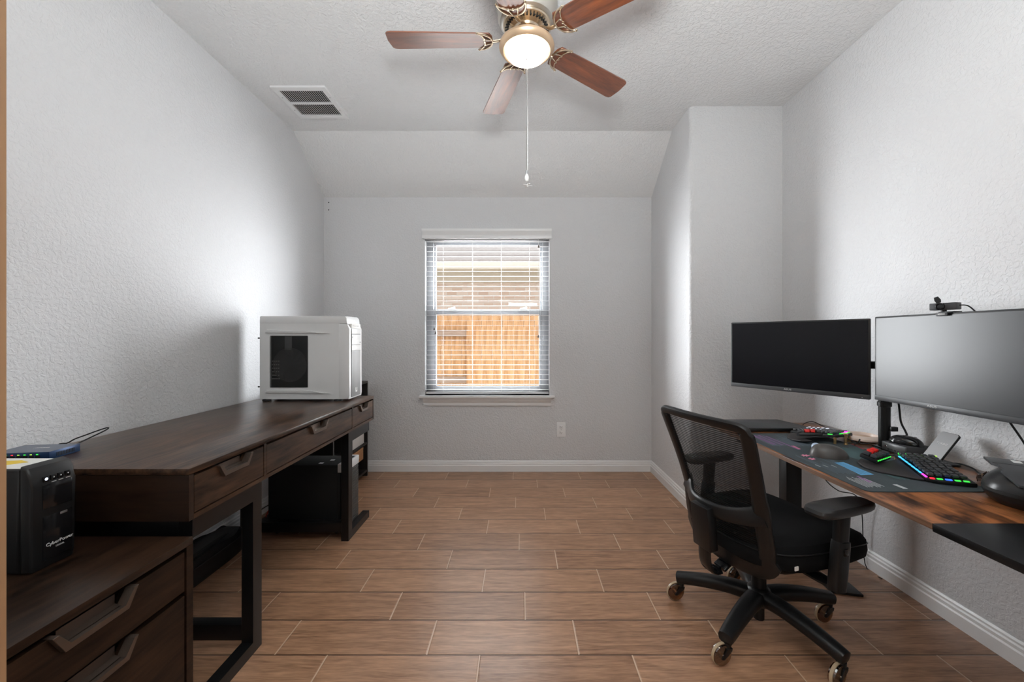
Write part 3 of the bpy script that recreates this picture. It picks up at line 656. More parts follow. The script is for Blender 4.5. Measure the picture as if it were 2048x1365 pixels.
# ---------------------------------------------------------------- white tower computer
def fan_parts(b, c, r, ax='y', s=1):
    pass
def white_pc():
    x0, x1, y0, y1, z0, z1 = -1.545, -1.012, 2.375, 2.562, DZ, 1.279
    p = thing('computer_tower', 'large white computer tower with smoked side window standing on the left desk', 'computer', (x0, y0, z0))
    L, W, Hh = x1-x0, y1-y0, z1-z0; f = 0.012
    # shell with a window hole in the near side panel
    wx0, wx1, wz0, wz1 = 0.062, 0.285, 0.082, 0.388
    b = B(); box(b, 0.002, L-0.062, 0.012, W, f, Hh-0.02, 0.002); 
    obj('chassis', b, MBLK, p)
    b = B(); y = 0.0
    pl = rrect(wx0, wx1, wz0, wz1, 0.008, 3)
    xa, xb, za, zb = 0.0, L-0.06, f, Hh-0.02
    # side panel as a frame around the window
    outer = [bm_v for bm_v in ()]
    for a in ((xa, wx0, za, zb), (wx1, xb, za, zb), (wx0, wx1, za, wz0), (wx0, wx1, wz1, zb)): box(b, a[0], a[1], 0.0, 0.0115, a[2], a[3])
    bmesh.ops.remove_doubles(b, verts=b.verts, dist=1e-5)
    sp = obj('side_panel', b, MWP, p, smooth=False)
    # raised wedges above and below the window
    for q in ([(0.035, 0.405), (0.42, 0.402), (0.27, 0.418), (0.045, 0.425)], [(0.035, 0.050), (0.42, 0.045), (0.30, 0.064), (0.045, 0.066)]): obj('raised_moulding', prism(B(), q, -0.008, 0.0005, 'xz', 0.003), MWP, sp)
    obj('side_window', prism(B(), rrect(wx0-0.002, wx1+0.002, wz0-0.002, wz1+0.002, 0.008, 3), -0.0015, 0.0005, 'xz'), MSMOKE, sp)
    # what shows through the window
    b = B(); cx, cz = 0.175, 0.215
    for r in (0.1, 0.094): pass
    lathe(b, [(0.098, -0.004), (0.102, 0), (0.098, 0.004), (0.092, 0)], 40, T(cx, 0.007, cz) @ RX(90))
    lathe(b, [(0.024, -0.004), (0.022, 0.003), (0, 0.004)], 24, T(cx, 0.007, cz) @ RX(90))
    for i in range(11):
        M = T(cx, 0.0075, cz) @ RY(i*360/11)
        pts = [(0.02, -0.004), (0.05, -0.002), (0.088, 0.018), (0.086, 0.034), (0.05, 0.018), (0.02, 0.008)]
        prism(b, pts, -0.002, 0.001, 'xz', M=M)
    obj('case_fan', b, mat('smoke_grey_plastic', (0.10, 0.10, 0.10), 0.4), p)
    b = B(); box(b, 0.145, 0.185, 0.004, 0.0115, 0.305, 0.385, 0.001)
    for i in range(5):
        for j in range(3): box(b, 0.150+j*0.011, 0.156+j*0.011, 0.0030, 0.005, 0.312+i*0.014, 0.318+i*0.014)
    obj('drive_cage', b, mat('dull_steel', (0.32, 0.32, 0.32), 0.5, 0.3), p)
    b = B()
    for i in range(6): 
        for j in range(4): box(b, 0.070+j*0.012, 0.076+j*0.012, 0.005, 0.0118, 0.13+i*0.021, 0.135+i*0.021)
    obj('connector_pins', b, MLABEL, p)
    # top shell, sloped to the front
    b = B(); prism(b, [(0, Hh-0.045), (0, Hh-0.004), (0.006, Hh), (L-0.028, Hh), (L-0.018, Hh-0.012), (L-0.014, Hh-0.045)], -0.001, W+0.001, 'xz', 0.003); obj('top_cover', b, MWP, p)
    obj('top_grille', box(B(), L-0.11, L-0.03, 0.03, W-0.03, Hh, Hh+0.002), MBP, p)
    # front
    b = B(); prism(b, [(L-0.064, f), (L-0.004, f), (L-0.002, 0.03), (L-0.002, 0.43), (L-0.014, Hh-0.046), (L-0.064, Hh-0.046)], -0.001, W+0.001, 'xz', 0.003); fr = obj('front_panel', b, MWP, p)
    b = B(); box(b, L-0.003, L+0.0015, 0.028, W-0.028, 0.02, 0.40, 0.001)
    obj('front_mesh', b, mat('silver_mesh', (0.20, 0.20, 0.20), 0.5, 0.3, bump=(900, 0.5, 0.001)), fr)
    for z in (0.30, 0.335, 0.365, 0.40): obj('bay_cover', box(B(), L-0.001, L+0.003, 0.028, W-0.028, z, z+0.031, 0.001), mat('bay_grey', (0.55, 0.55, 0.55), 0.4) if 'bay_grey' not in bpy.data.materials else bpy.data.materials['bay_grey'], fr)
    b = B(); box(b, L-0.008, L+0.001, 0.028, W-0.028, 0.435, 0.462, 0.001); io = obj('port_panel', b, MLABEL, fr)
    b = B()
    for y in (0.05, 0.07, 0.09, 0.12): cyl(b, (L, y, 0.449), (L+0.0016, y, 0.449), 0.004, 10)
    obj('port', b, MBP, io)
    b = B(); cyl(b, (L, W-0.04, 0.349), (L+0.005, W-0.04, 0.349), 0.003, 8); cyl(b, (L, 0.035, 0.382), (L+0.005, 0.035, 0.382), 0.003, 8); obj('button', b, MBP, fr)
    b = B(); prism(b, [(0.082, 0.045), (0.105, 0.045), (0.105, 0.072), (0.099, 0.072), (0.099, 0.052), (0.088, 0.052), (0.088, 0.072), (0.082, 0.072)], L+0.001, L+0.0028, 'yz'); obj('emblem', b, MTXTW, fr)
    for x in (0.03, L-0.075):
        for y in (0.02, W-0.02): obj('foot', lathe(B(), [(0.024, 0), (0.022, f+0.001)], 20, T(x, y, 0)), MBLK, p)
    b = B()
    for z in (0.085, 0.375): cyl(b, (-0.014, 0.006, z), (0.001, 0.006, z), 0.004, 10)
    obj('thumb_screw', b, MBLK, p)
white_pc()

# ---------------------------------------------------------------- black computer under the desk
def black_pc():
    x0, x1, y0, y1 = -1.47, -1.02, 2.335, 2.53
    p = thing('computer_tower', 'black computer tower with ribbed front standing on the floor under the left desk', 'computer', (x0, y0, 0))
    L, W, Hh = x1-x0, y1-y0, 0.405
    obj('case', box(B(), 0, L-0.03, 0, W, 0.02, Hh, 0.003), MBLK, p)
    obj('side_panel', box(B(), 0.01, L-0.045, -0.003, -0.0001, 0.035, Hh-0.02, 0.001), MBLK, p)
    fr = obj('front_panel', box(B(), L-0.029, L-0.006, 0, W, 0.02, 0.36, 0.002), MBP, p)
    b = B()
    for i in range(34): box(b, L-0.006, L, 0.006, W-0.006, 0.03+i*0.0097, 0.0355+i*0.0097)
    obj('front_ribs', b, mat('rib_grey', (0.09, 0.09, 0.09), 0.35), fr)
    wc = obj('white_top_cap', box(B(), L-0.045, L+0.002, -0.001, W+0.001, 0.361, Hh+0.006, 0.003), MWP, p)
    obj('port_slot', box(B(), L-0.035, L-0.01, 0.03, W-0.03, Hh+0.0055, Hh+0.0068), MBLK, wc)
    for x in (L-0.12, L-0.16): obj('sticker', box(B(), x-0.012, x+0.012, 0.03 if x < L-0.13 else 0.09, 0.05 if x < L-0.13 else 0.11, Hh, Hh+0.001), MTXTW, p)
    for x in (0.04, L-0.06):
        for y in (0.03, W-0.03): obj('foot', cyl(B(), (x, y, 0), (x, y, 0.021), 0.015, 14), MBLK, p)
black_pc()
for i, (pts, m, lab) in enumerate((
    ([(-1.469, 2.40, 0.10), (-1.51, 2.42, 0.06), (-1.57, 2.40, 0.012), (-1.61, 2.34, 0.006), (-1.64, 2.25, 0.006)], MBLK, 'black cable running from the under desk computer to the wall'),
    ([(-1.47, 2.42, 0.16), (-1.55, 2.41, 0.12), (-1.62, 2.42, 0.05), (-1.645, 2.50, 0.006)], MDG, 'grey cable dropping behind the under desk computer'),
    ([(-1.47, 2.44, 0.20), (-1.52, 2.45, 0.13), (-1.57, 2.47, 0.04), (-1.60, 2.55, 0.006)], MRED, 'thin red cable behind the under desk computer'))):
    tag(obj('cable', tube(B(), pts, 0.003 if i else 0.004), m), lab, 'cable', 'cables under the left desk')

# ---------------------------------------------------------------- dark bookcase in the corner
def bookcase():
    x0, x1, y0, y1, zt = -1.665, -1.272, 2.72, 3.345, 0.79
    c = thing('bookcase', 'dark brown open cube bookcase in the back left corner behind the desk', 'bookcase', (x0, y0, 0))
    M_ = mat('espresso_board', (0.016, 0.013, 0.012), 0.4); W, D = y1-y0, x1-x0; t = 0.018
    o = lambda n, *a: obj(n, box(B(), *a, 0.001), M_, c)
    o('side_panel', 0, D, 0, t, 0, zt-t-0.0005); o('side_panel', 0, D, W-t, W, 0, zt-t-0.0005); o('top_panel', 0, D, 0, W, zt-t, zt)
    o('divider', 0.006, D-0.001, W/2-t/2, W/2+t/2, 0.055, zt-t-0.0005)
    obj('back_panel', box(B(), 0, 0.005, t+0.0005, W-t-0.0005, 0.04, zt-t-0.0005), M_, c)
    for z in (0.036, 0.265, 0.52):
        for ya, yb in ((t+0.0005, W/2-t/2-0.0005), (W/2+t/2+0.0005, W-t-0.0005)): o('shelf', 0.006, D-0.001, ya, yb, z, z+t)
    return x0, x1, y0, y1
bookcase()
def cbox(name, lab, cat, x, y, z, L, W, Hh, m, lidm=None, extra=None):
    t = thing(name, lab, cat, (x, y, z))
    obj('body', box(B(), -L, 0, 0, W, 0, Hh-0.012, 0.0015), m, t)
    obj('lid', box(B(), -L-0.001, 0.001, -0.001, W+0.001, Hh-0.0118, Hh, 0.0015), lidm or m, t)
    if extra: extra(t)
    return t
cbox('storage_box', 'white cardboard box on the middle shelf of the dark bookcase', 'box', -1.285, 3.06, 0.2835, 0.2, 0.235, 0.135, MLABEL)
def knob(t):
    b = B(); tube(b, [(0.0, 0.10, 0.03), (0.014, 0.11, 0.028), (0.0, 0.13, 0.022)], 0.002); obj('handle', b, MBLK, t)
cbox('wooden_box', 'light plywood box with a small wire handle on the bottom shelf, topmost of two', 'box', -1.285, 3.055, 0.155, 0.22, 0.225, 0.098, MTAN, None, knob)
cbox('wooden_box', 'light plywood box on the bottom shelf, under the other plywood box', 'box', -1.31, 3.06, 0.0545, 0.18, 0.17, 0.10, MTAN)

# ---------------------------------------------------------------- black bag under the desk
def bag():
    t = thing('soft_case', 'low black soft case lying on the floor by the baseboard under the left desk', 'case', (-1.58, 1.93, 0), 0)
    b = B(); n = 20; rings = []
    for i in range(9):
        z = 0.115*i/8; s = 1-0.05*(i/8)**3-(0.06 if i == 8 else 0)-(0.03 if i == 0 else 0); ring = []
        for k in range(n*2):
            a = 2*math.pi*k/(n*2); c, q = math.cos(a), math.sin(a)
            ring.append((math.copysign(abs(c)**0.5, c)*0.085*s, math.copysign(abs(q)**0.5, q)*0.30*s, z+(0.008*math.cos(k) if i == 8 else 0)))
        rings.append([b.verts.new(v) for v in ring])
    for a, c in zip(rings, rings[1:]):
        for k in range(2*n): face(b, [a[k], a[(k+1) % (2*n)], c[(k+1) % (2*n)], c[k]])
    face(b, rings[0]); face(b, rings[-1]); body = obj('body', b, MBP, t)
    obj('zipper', tube(B(), [(math.copysign(abs(math.cos(a))**0.5, math.cos(a))*0.087, math.copysign(abs(math.sin(a))**0.5, math.sin(a))*0.302, 0.085) for a in [2*math.pi*k/32+0.01 for k in range(32)]], 0.002, 6, 2, True), MDG, body)
    obj('strap', sweep(B(), catmull([(0.03, -0.22, 0.108), (0.05, -0.15, 0.122), (0.05, 0.0, 0.128), (0.04, 0.15, 0.122), (0.02, 0.22, 0.108)]), 0.022, 0.003, (0, 0, 1)), MBLK, t)
bag()
# ---------------------------------------------------------------- right desk
RX0, RX1, RY0, RY1, RZT = 1.10, 1.72, 0.50, 2.33, 0.655
def right_desk():
    d = thing('standing_desk', 'rustic brown standing desk with black end section along the right wall', 'desk', (RX0, RY0, 0))
    P = T(-RX0, -RY0, 0); L = []
    def o(n, b, m, par=d, **k): x = obj(n, b, m, par, **k); L.append(x); return x
    t = 0.018
    top = o('tabletop', box(B(), RX0+0.0012, RX1, 1.0675, RY1, RZT-t, RZT, 0.001), MRUST)
    o('edge_band', box(B(), RX0, RX0+0.001, 1.0675, RY1, RZT-t+0.0008, RZT-0.0008), MRUSTE)
    o('black_end_section', box(B(), RX0, RX1, RY0, 1.067, RZT-t-0.004, RZT-0.0004, 0.001), MBM)
    o('tabletop_seam', box(B(), 1.39, 1.3912, 1.068, RY1-0.001, RZT-0.001, RZT+0.0002), MBRASS)
    for y in (2.05, 0.72):
        o('leg', box(B(), 1.365, 1.445, y, y+0.06, 0.022, 0.60, 0.003), MBM)
        b = B(); box(b, 1.372, 1.438, y+0.006, y+0.054, 0.6, RZT-t-0.03); o('leg_sleeve', b, MBP)
        o('foot', box(B(), 1.13, 1.68, y-0.005, y+0.065, 0.0, 0.022, 0.004), MBM)
        o('bracket', box(B(), 1.14, 1.69, y+0.005, y+0.055, RZT-t-0.0305, RZT-t-0.0005, 0.001), MBM)
    o('cross_rail', box(B(), 1.385, 1.425, 0.782, 2.048, RZT-t-0.035, RZT-t-0.003, 0.001), MBM)
    for x in L: x.data.transform(P)
right_desk()
def cup():
    c = thing('cup_holder', 'round black cup holder with a steel tumbler hanging under the right desk', 'cup holder', (1.318, 1.93, 0.56))
    obj('holder_ring', lathe(B(), [(0.036, 0), (0.042, 0.004), (0.042, 0.022), (0.038, 0.022), (0.038, 0.006), (0.0, 0.006)], 32), MBP, c)
    obj('hanger', box(B(), -0.045, -0.040, -0.014, 0.014, 0.004, 0.0765, 0.001), MBP, c)
    obj('tumbler', lathe(B(), [(0, 0.0065), (0.034, 0.0065), (0.036, 0.066), (0.034, 0.066), (0.033, 0.01), (0, 0.01)], 32), MSILV, c)
cup()
tag(obj('cord', tube(B(), [(1.45, 1.98, 0.63), (1.445, 1.98, 0.59), (1.45, 1.975, 0.54), (1.50, 1.96, 0.45), (1.56, 1.96, 0.40), (1.70, 2.0, 0.33), (1.725, 2.0, 0.02), (1.72, 1.9, 0.004)], 0.0022), MBLK), 'thin black cord hanging beneath the right desk beside the tumbler', 'cord')
tag(obj('floor_adapter', prism(B(), [(1.40, 1.80), (1.52, 1.77), (1.53, 1.86), (1.41, 1.89)], 0, 0.012, 'xy', 0.002), MBP), 'flat black adapter lying on the floor under the right desk', 'adapter')

# ---------------------------------------------------------------- desk mat with printed code-like artwork
def deskmat():
    x0, x1, y0, y1 = 1.113, 1.525, 1.28, 2.06; z = RZT
    m = thing('desk_mat', 'large dark desk mat with blue, pink and teal printed stripes on the right desk', 'desk mat', (x0, y0, z))
    obj('cloth', prism(B(), rrect(0, x1-x0, 0, y1-y0, 0.018), 0, 0.003), MMAT, m)
    def P(px, py): k = (H-z-0.003); Y = k*800/(py-676); return ((px-1040)/800*Y-x0, Y-y0)
    def stripe(name, mm, quads):
        b = B()
        for q in quads: prism(b, q, 0.003, 0.0034)
        obj(name, b, mm, m, smooth=False)
    pb, pp, pt, pw, pv, pr, pg = (mat('print_blue', (0.12, 0.36, 0.62), 0.7), mat('print_pink', (0.62, 0.20, 0.30), 0.7), mat('print_teal', (0.055, 0.115, 0.12), 0.8), mat('print_white', (0.45, 0.47, 0.48), 0.8),
                       mat('print_violet', (0.26, 0.12, 0.28), 0.8), mat('print_red', (0.35, 0.03, 0.05), 0.8), mat('print_grey_blue', (0.09, 0.12, 0.15), 0.8))
    r = lambda xa, xb, ya, yb: [(xa, ya), (xb, ya), (xb, yb), (xa, yb)]
    # one long blue bar and a short one, running along the depth of the desk
    stripe('blue_print', pb, [[P(1669, 926), P(1687, 925), P(1748, 950), P(1722, 951)], [P(1725, 931), P(1732, 931), P(1752, 940), P(1745, 941)]])
    stripe('red_print', pr, [[P(1703, 889), P(1706, 889), P(1730, 899), P(1726, 899)]])
    stripe('pink_print', pp, [[P(1581, 892), P(1588, 892), P(1602, 899), P(1596, 899)],
        [P(1602, 911), P(1606, 909.5), P(1610, 911), P(1612, 909.5), P(1615, 911), P(1622, 911), P(1613, 914), P(1611, 912.5), P(1607, 914), P(1606, 912.5)],
        [P(1616, 918), P(1620, 916), P(1624, 918), P(1627, 916.5), P(1629, 918), P(1632, 919), P(1624, 921), P(1622, 919.5)]])
    stripe('violet_print', pv, [r(0.05, 0.07, 0.56, 0.75), r(0.085, 0.095, 0.55, 0.74), r(0.11, 0.12, 0.48, 0.72), [P(1712, 953), P(1717, 953), P(1745, 965), P(1739, 966)]])
    tq = []
    for i in range(24):
        xx = 0.25+0.0062*i; tq.append(r(xx, xx+0.003, 0.24+0.02*rnd.random(), 0.50+0.03*rnd.random()))
    stripe('teal_print', pt, tq + [r(0.20+0.006*i, 0.2032+0.006*i, 0.10+0.02*rnd.random(), 0.18) for i in range(7)])
    gq = []
    for i in range(30):
        xx = 0.04+0.0078*i; a = 0.52+0.03*rnd.random(); gq.append(r(xx, xx+0.0032, a, a+0.12+0.1*rnd.random()))
    for i in range(16):
        xx = 0.035+0.0075*i; a = 0.16+0.02*rnd.random(); gq.append(r(xx, xx+0.002, a, a+0.10+0.14*rnd.random()))
    stripe('grey_print', pg, gq)
    wq = []
    for i in range(8):
        xx = 0.03+0.0085*i; a = 0.035+0.01*rnd.random(); wq.append(r(xx, xx+0.0022, a, a+0.07+0.03*rnd.random()))
    wq.append(r(0.135, 0.150, 0.022, 0.060))
    stripe('white_print', pw, wq)
    b = B()
    for j, (px, py) in enumerate(((1633, 931), (1648, 931.5), (1665, 932))):
        for i in range(3):
            q = P(px+i*3, py+i*1.2); box(b, q[0]-0.002, q[0]+0.002, q[1]-0.006, q[1]+0.006, 0.003, 0.0034)
    obj('white_glyphs', b, pw, m)
deskmat()

# ---------------------------------------------------------------- split keyboard, two halves
def keyboard(side):
    s = 1 if side == 'near' else -1
    org = (1.458, 1.545) if s > 0 else (1.458, 1.862); ang = math.degrees(math.atan2(-0.936, -0.352 if s > 0 else 0.352))
    lab = ('black split keyboard half with red thumb key nearest the camera on the desk mat' if s > 0 else 'black split keyboard half on the far part of the desk mat, behind the trackball')
    kb = thing('split_keyboard', lab, 'keyboard', (org[0], org[1], RZT+0.0034), ang, 'two halves of the split keyboard')
    A = T(0, 0, 0.034) @ RY(s*7.0)
    def X(a): return s*a
    # plate
    b = B(); pts = [(X(-0.012), -0.006), (X(0.20), -0.006), (X(0.212), 0.02), (X(0.212), 0.118), (X(-0.012), 0.118)]
    prism(b, pts, -0.008, 0.006, 'xy', 0.003, M=A); base = obj('keyboard_case', b, MBP, kb)
    px, py = 0.0218, 0.0218
    kbm = box(B(), -0.0078, 0.0078, -0.0078, 0.0078, 0, 0.0085, 0.0018); k0 = obj('keycap', kbm, MDG, kb)
    first = True
    for i in range(9):
        for j in range(5):
            o = k0 if first else copypart(k0, kb); first = False
            o.matrix_local = A @ T(X(0.008+i*px), 0.010+j*py+(0.004 if i in (3, 4) else 0), 0.0095)
    # key glow along edges
    def glow(n, q, m):
        bb = B()
        for (a0, a1, b0, b1, z0, z1) in q: box(bb, min(X(a0), X(a1)), max(X(a0), X(a1)), b0, b1, z0, z1, M=A)
        obj(n, bb, m, base)
    if s > 0:
        glow('blue_backlight', [(0.018+i*px, 0.034+i*px, -0.0063, -0.0008, 0.0055, 0.0080) for i in range(7)], LC)
        glow('magenta_backlight', [(0.172, 0.196, -0.0063, -0.001, 0.0052, 0.0085)], LM)
        glow('red_backlight', [(0.1995, 0.2065, 0.002, 0.014, 0.0052, 0.0085)], LR)
        glow('green_backlight', [(0.2005, 0.2075, 0.020, 0.034, 0.0052, 0.0085), (0.2005, 0.2075, 0.066, 0.080, 0.0052, 0.0085), (0.2005, 0.2075, 0.088, 0.102, 0.0052, 0.0085), (-0.008, -0.003, 0.004, 0.016, 0.006, 0.011), (-0.008, -0.003, 0.026, 0.038, 0.006, 0.011)], LG)
        glow('deep_blue_backlight', [(0.2005, 0.2075, 0.042, 0.058, 0.0052, 0.0085)], LB)
        glow('lime_backlight', [(0.0, 0.014, 0.060, 0.064, 0.0065, 0.013), (-0.006, 0.002, 0.112, 0.116, 0.0065, 0.013)], LY)
    else:
        glow('white_backlight', [(0.086+i*px, 0.094+i*px, 0.10, 0.113, 0.0182, 0.0190) for i in range(5)] + [(0.09+i*px, 0.096+i*px, 0.058, 0.064, 0.0182, 0.0190) for i in range(4)], LW)
        glow('blue_backlight', [(0.050, 0.064, 0.088, 0.092, 0.0062, 0.014), (0.028, 0.042, 0.088, 0.092, 0.0062, 0.014)], LB)
        glow('magenta_backlight', [(-0.008, 0.018, 0.088, 0.092, 0.0062, 0.016)], LM)
        glow('green_backlight', [(-0.0125, -0.008, 0.03, 0.10, 0.0062, 0.010), (0.0, 0.02, -0.0063, -0.003, 0.0055, 0.009)], LG)
        glow('cyan_backlight', [(0.066, 0.08, 0.088, 0.092, 0.0062, 0.013)], LC)
    # thumb cluster, raised and tilted towards the user
    TM = A @ Matrix.Diagonal((s, 1, 1, 1)) @ T(0.048, -0.088, 0.014) @ RZ(133) @ RX(8)
    b = B(); box(b, -0.046, 0.046, -0.030, 0.028, -0.012, 0.004, 0.004, M=TM); tc = obj('thumb_cluster', b, MBP, kb)
    for i in range(4):
        for j in range(2):
            red = j == 1 and i in (1, 2)
            bb = box(B(), -0.009, 0.009, -0.010, 0.010, 0.005, 0.016 if not red else 0.020, 0.002, M=TM @ T(-0.033+i*0.022, -0.013+j*0.024, 0))
            o = obj('thumb_key', bb, MRED if red else MDG, tc)
            if red: plabel(o, 'red thumb key')
    bb = B()
    for i in range(8): box(bb, -0.043+i*0.011, -0.036+i*0.011, -0.0305, -0.0285, -0.001, 0.003, M=TM)
    obj('green_backlight', bb, LG, tc)
    # palm rest
    b = B(); prism(b, [(X(0.02), -0.12), (X(0.07), -0.095), (X(0.04), -0.03), (X(0.02), -0.0085), (X(0.196), -0.0085), (X(0.19), -0.03), (X(0.165), -0.075), (X(0.140), -0.115), (X(0.10), -0.14), (X(0.055), -0.145)], -0.004, 0.002, 'xy', 0.0015, M=A @ T(0, 0, -0.003) @ RX(5)); obj('palm_rest', b, mat('soft_palm_rest', (0.022, 0.019, 0.020), 0.6) if 'soft_palm_rest' not in bpy.data.materials else bpy.data.materials['soft_palm_rest'], kb)
    # tenting legs
    for (a, c) in ((-0.008, 0.10), (-0.008, -0.002)):
        p = A @ Vector((X(a), c, -0.008)); b = B(); cyl(b, (p.x, p.y, 0), (p.x, p.y, p.z+0.003), 0.0055 if s < 0 else 0.004, 12); obj('tenting_leg', b, MBRASS, kb)
    b = B(); p = A @ Vector((X(0.20), 0.06, -0.008)); cyl(b, (p.x, p.y, 0), (p.x, p.y, max(p.z, 0.002)+0.003), 0.006, 12); obj('tenting_leg', b, MBP, kb)
    return kb
keyboard('near'); keyboard('far')
def brasspin():
    t = thing('brass_stand', 'small brass peg standing on the desk mat beside the far keyboard half', 'peg', (1.497, 1.838, RZT+0.0034))
    obj('stem', lathe(B(), [(0, 0), (0.008, 0), (0.0075, 0.004), (0.0055, 0.006), (0.0055, 0.043), (0.009, 0.045), (0.009, 0.050), (0, 0.052)], 20), MBRASS, t)
brasspin()

# ---------------------------------------------------------------- trackball
def trackball():
    t = thing('trackball_mouse', 'dark grey ergonomic trackball mouse with a pale ball on the desk mat', 'mouse', (1.278, 1.655, RZT+0.0034), -14)
    b = B(); n = 28; rings = []
    for i in range(13):
        v = i/12; z = 0.050*math.sin(v*math.pi/2)
        k = math.cos(v*math.pi/2)**0.75 if i < 12 else 0
        ring = []
        for j in range(n):
            a = 2*math.pi*j/n; x = 0.068*math.cos(a)*k; y = 0.047*math.sin(a)*k
            x += -0.020*v*v                                                  # the hump sits towards one end
            ring.append(b.verts.new((x, y, z)) if i < 12 else None)
        rings.append(ring if i < 12 else [b.verts.new((-0.020, 0, 0.050))])
    for a, c in zip(rings, rings[1:]):
        for j in range(n):
            if len(c) > 1: face(b, [a[j], a[(j+1) % n], c[(j+1) % n], c[j]])
            else: face(b, [a[j], a[(j+1) % n], c[0]])
    face(b, rings[0]); obj('shell', b, mat('warm_dark_grey', (0.075, 0.068, 0.064), 0.38), t)
    obj('ball', ellipsoid(B(), (-0.034, 0.030, 0.030), 0.017, 0.017, 0.017), mat('pearl_ball', (0.45, 0.55, 0.70), 0.12, 0.1), t)
    b = B(); box(b, 0.01, 0.045, -0.0006, 0.0006, 0.018, 0.0375); obj('button_split', b, MBLK, t)
trackball()

# ---------------------------------------------------------------- laptop, hub, dish, dock, mouse, phone stand
def laptop():
    t = thing('laptop', 'closed matt black laptop at the far end of the right desk', 'laptop', (1.13, 2.092, RZT+0.0), 0)
    L, W = 0.385, 0.21
    obj('base', box(B(), 0, L, 0.002, W, 0.004, 0.015, 0.003), MBP, t)
    obj('lid', prism(B(), [(0, 0), (L, 0), (L+0.005, 0.03), (L+0.005, 0.09), (L-0.03, W+0.01), (0, W+0.01)], 0.0155, 0.0235, 'xy', 0.002), MDG, t)
    obj('hinge', cyl(B(), (0.03, W+0.006, 0.013), (L-0.06, W+0.006, 0.013), 0.005, 10), MBP, t)
    for x in (0.03, L-0.03):
        for y in (0.02, W-0.02): obj('foot', box(B(), x-0.015, x+0.015, y-0.004, y+0.004, 0, 0.004), MBLK, t)
laptop()
def hub():
    t = thing('usb_hub', 'slim grey metal multi port hub along the back edge of the right desk', 'hub', (1.655, 2.165, RZT), -93)
    obj('case', box(B(), 0, 0.17, -0.014, 0.014, 0, 0.014, 0.003), mat('rose_grey_metal', (0.20, 0.17, 0.17), 0.35, 0.6), t)
    for i in range(3): obj('port', box(B(), 0.035+i*0.035, 0.050+i*0.035, -0.0147, -0.0138, 0.005, 0.0105), MBLK, t)
    obj('end_cap', box(B(), -0.002, 0.0005, -0.013, 0.013, 0.001, 0.013), MSILV, t)
    tag(obj('cable', tube(B(), [(1.66, 2.168, RZT+0.008), (1.655, 2.20, RZT+0.014), (1.62, 2.22, RZT+0.03), (1.56, 2.20, RZT+0.02), (1.535, 2.16, RZT+0.012), (1.55, 2.11, RZT+0.006), (1.535, 2.09, RZT+0.011)], 0.0022), MBLK), 'thin black cable curling from the slim hub to the laptop', 'cable')
hub()
def dish():
    t = thing('charging_dish', 'round peach white dish on the right desk left of the monitor pole', 'dish', (1.648, 1.93, RZT))
    obj('dish_body', lathe(B(), [(0, 0.002), (0.050, 0), (0.068, 0.004), (0.078, 0.010), (0.077, 0.018), (0.066, 0.028), (0.060, 0.030), (0.056, 0.028), (0.052, 0.018), (0, 0.016)], 48), MPEACH, t)
    obj('pad', lathe(B(), [(0.044, 0.0165), (0.042, 0.019), (0, 0.019)], 40), mat('tan_felt', (0.58, 0.40, 0.28), 0.8), t)
dish()
def dock():
    t = thing('docking_station', 'small dark grey docking box with round power button beside the monitor pole', 'docking station', (1.60, 1.655, RZT), 0)
    L, W, Hh = 0.115, 0.115, 0.040
    obj('case', box(B(), 0, L, 0, W, 0.002, Hh, 0.003), MDG, t)
    obj('front_plate', box(B(), -0.0015, 0.0, 0.004, W-0.004, 0.005, Hh-0.004, 0.0005), mat('front_grey', (0.10, 0.10, 0.10), 0.35, 0.4), t)
    obj('power_button', lathe(B(), [(0.005, 0), (0.0045, 0.001), (0, 0.001)], 20, T(-0.0015, W-0.022, 0.022) @ RY(-90)), MCHROME, t)
    for i, y in enumerate((0.08, 0.066, 0.05, 0.034)): obj('port', box(B(), -0.0022, -0.0014, y-0.005, y+0.005, 0.010, 0.015), MBLK, t)
    b = B(); box(b, 0.004, L-0.004, 0.004, W-0.004, 0, 0.002); obj('rubber_base', b, MBLK, t)
dock()
def mouse():
    t = thing('computer_mouse', 'glossy black mouse resting on top of the dark grey docking box', 'mouse', (1.652, 1.712, RZT+0.0402), -62)
    b = B(); ellipsoid(b, (0, 0, 0), 0.058, 0.033, 0.036, n=32, zc=0.0, p=0.75); obj('shell', b, MBG, t)
    b = B(); cyl(b, (0.028, -0.004, 0.0285), (0.028, 0.004, 0.0285), 0.008, 16); obj('scroll_wheel', b, MSILV, t)
    b = B(); tube(b, [(-0.045, -0.024, 0.012), (-0.01, -0.034, 0.016), (0.03, -0.029, 0.011)], 0.0014); obj('silver_accent', b, MCHROME, t)
mouse()
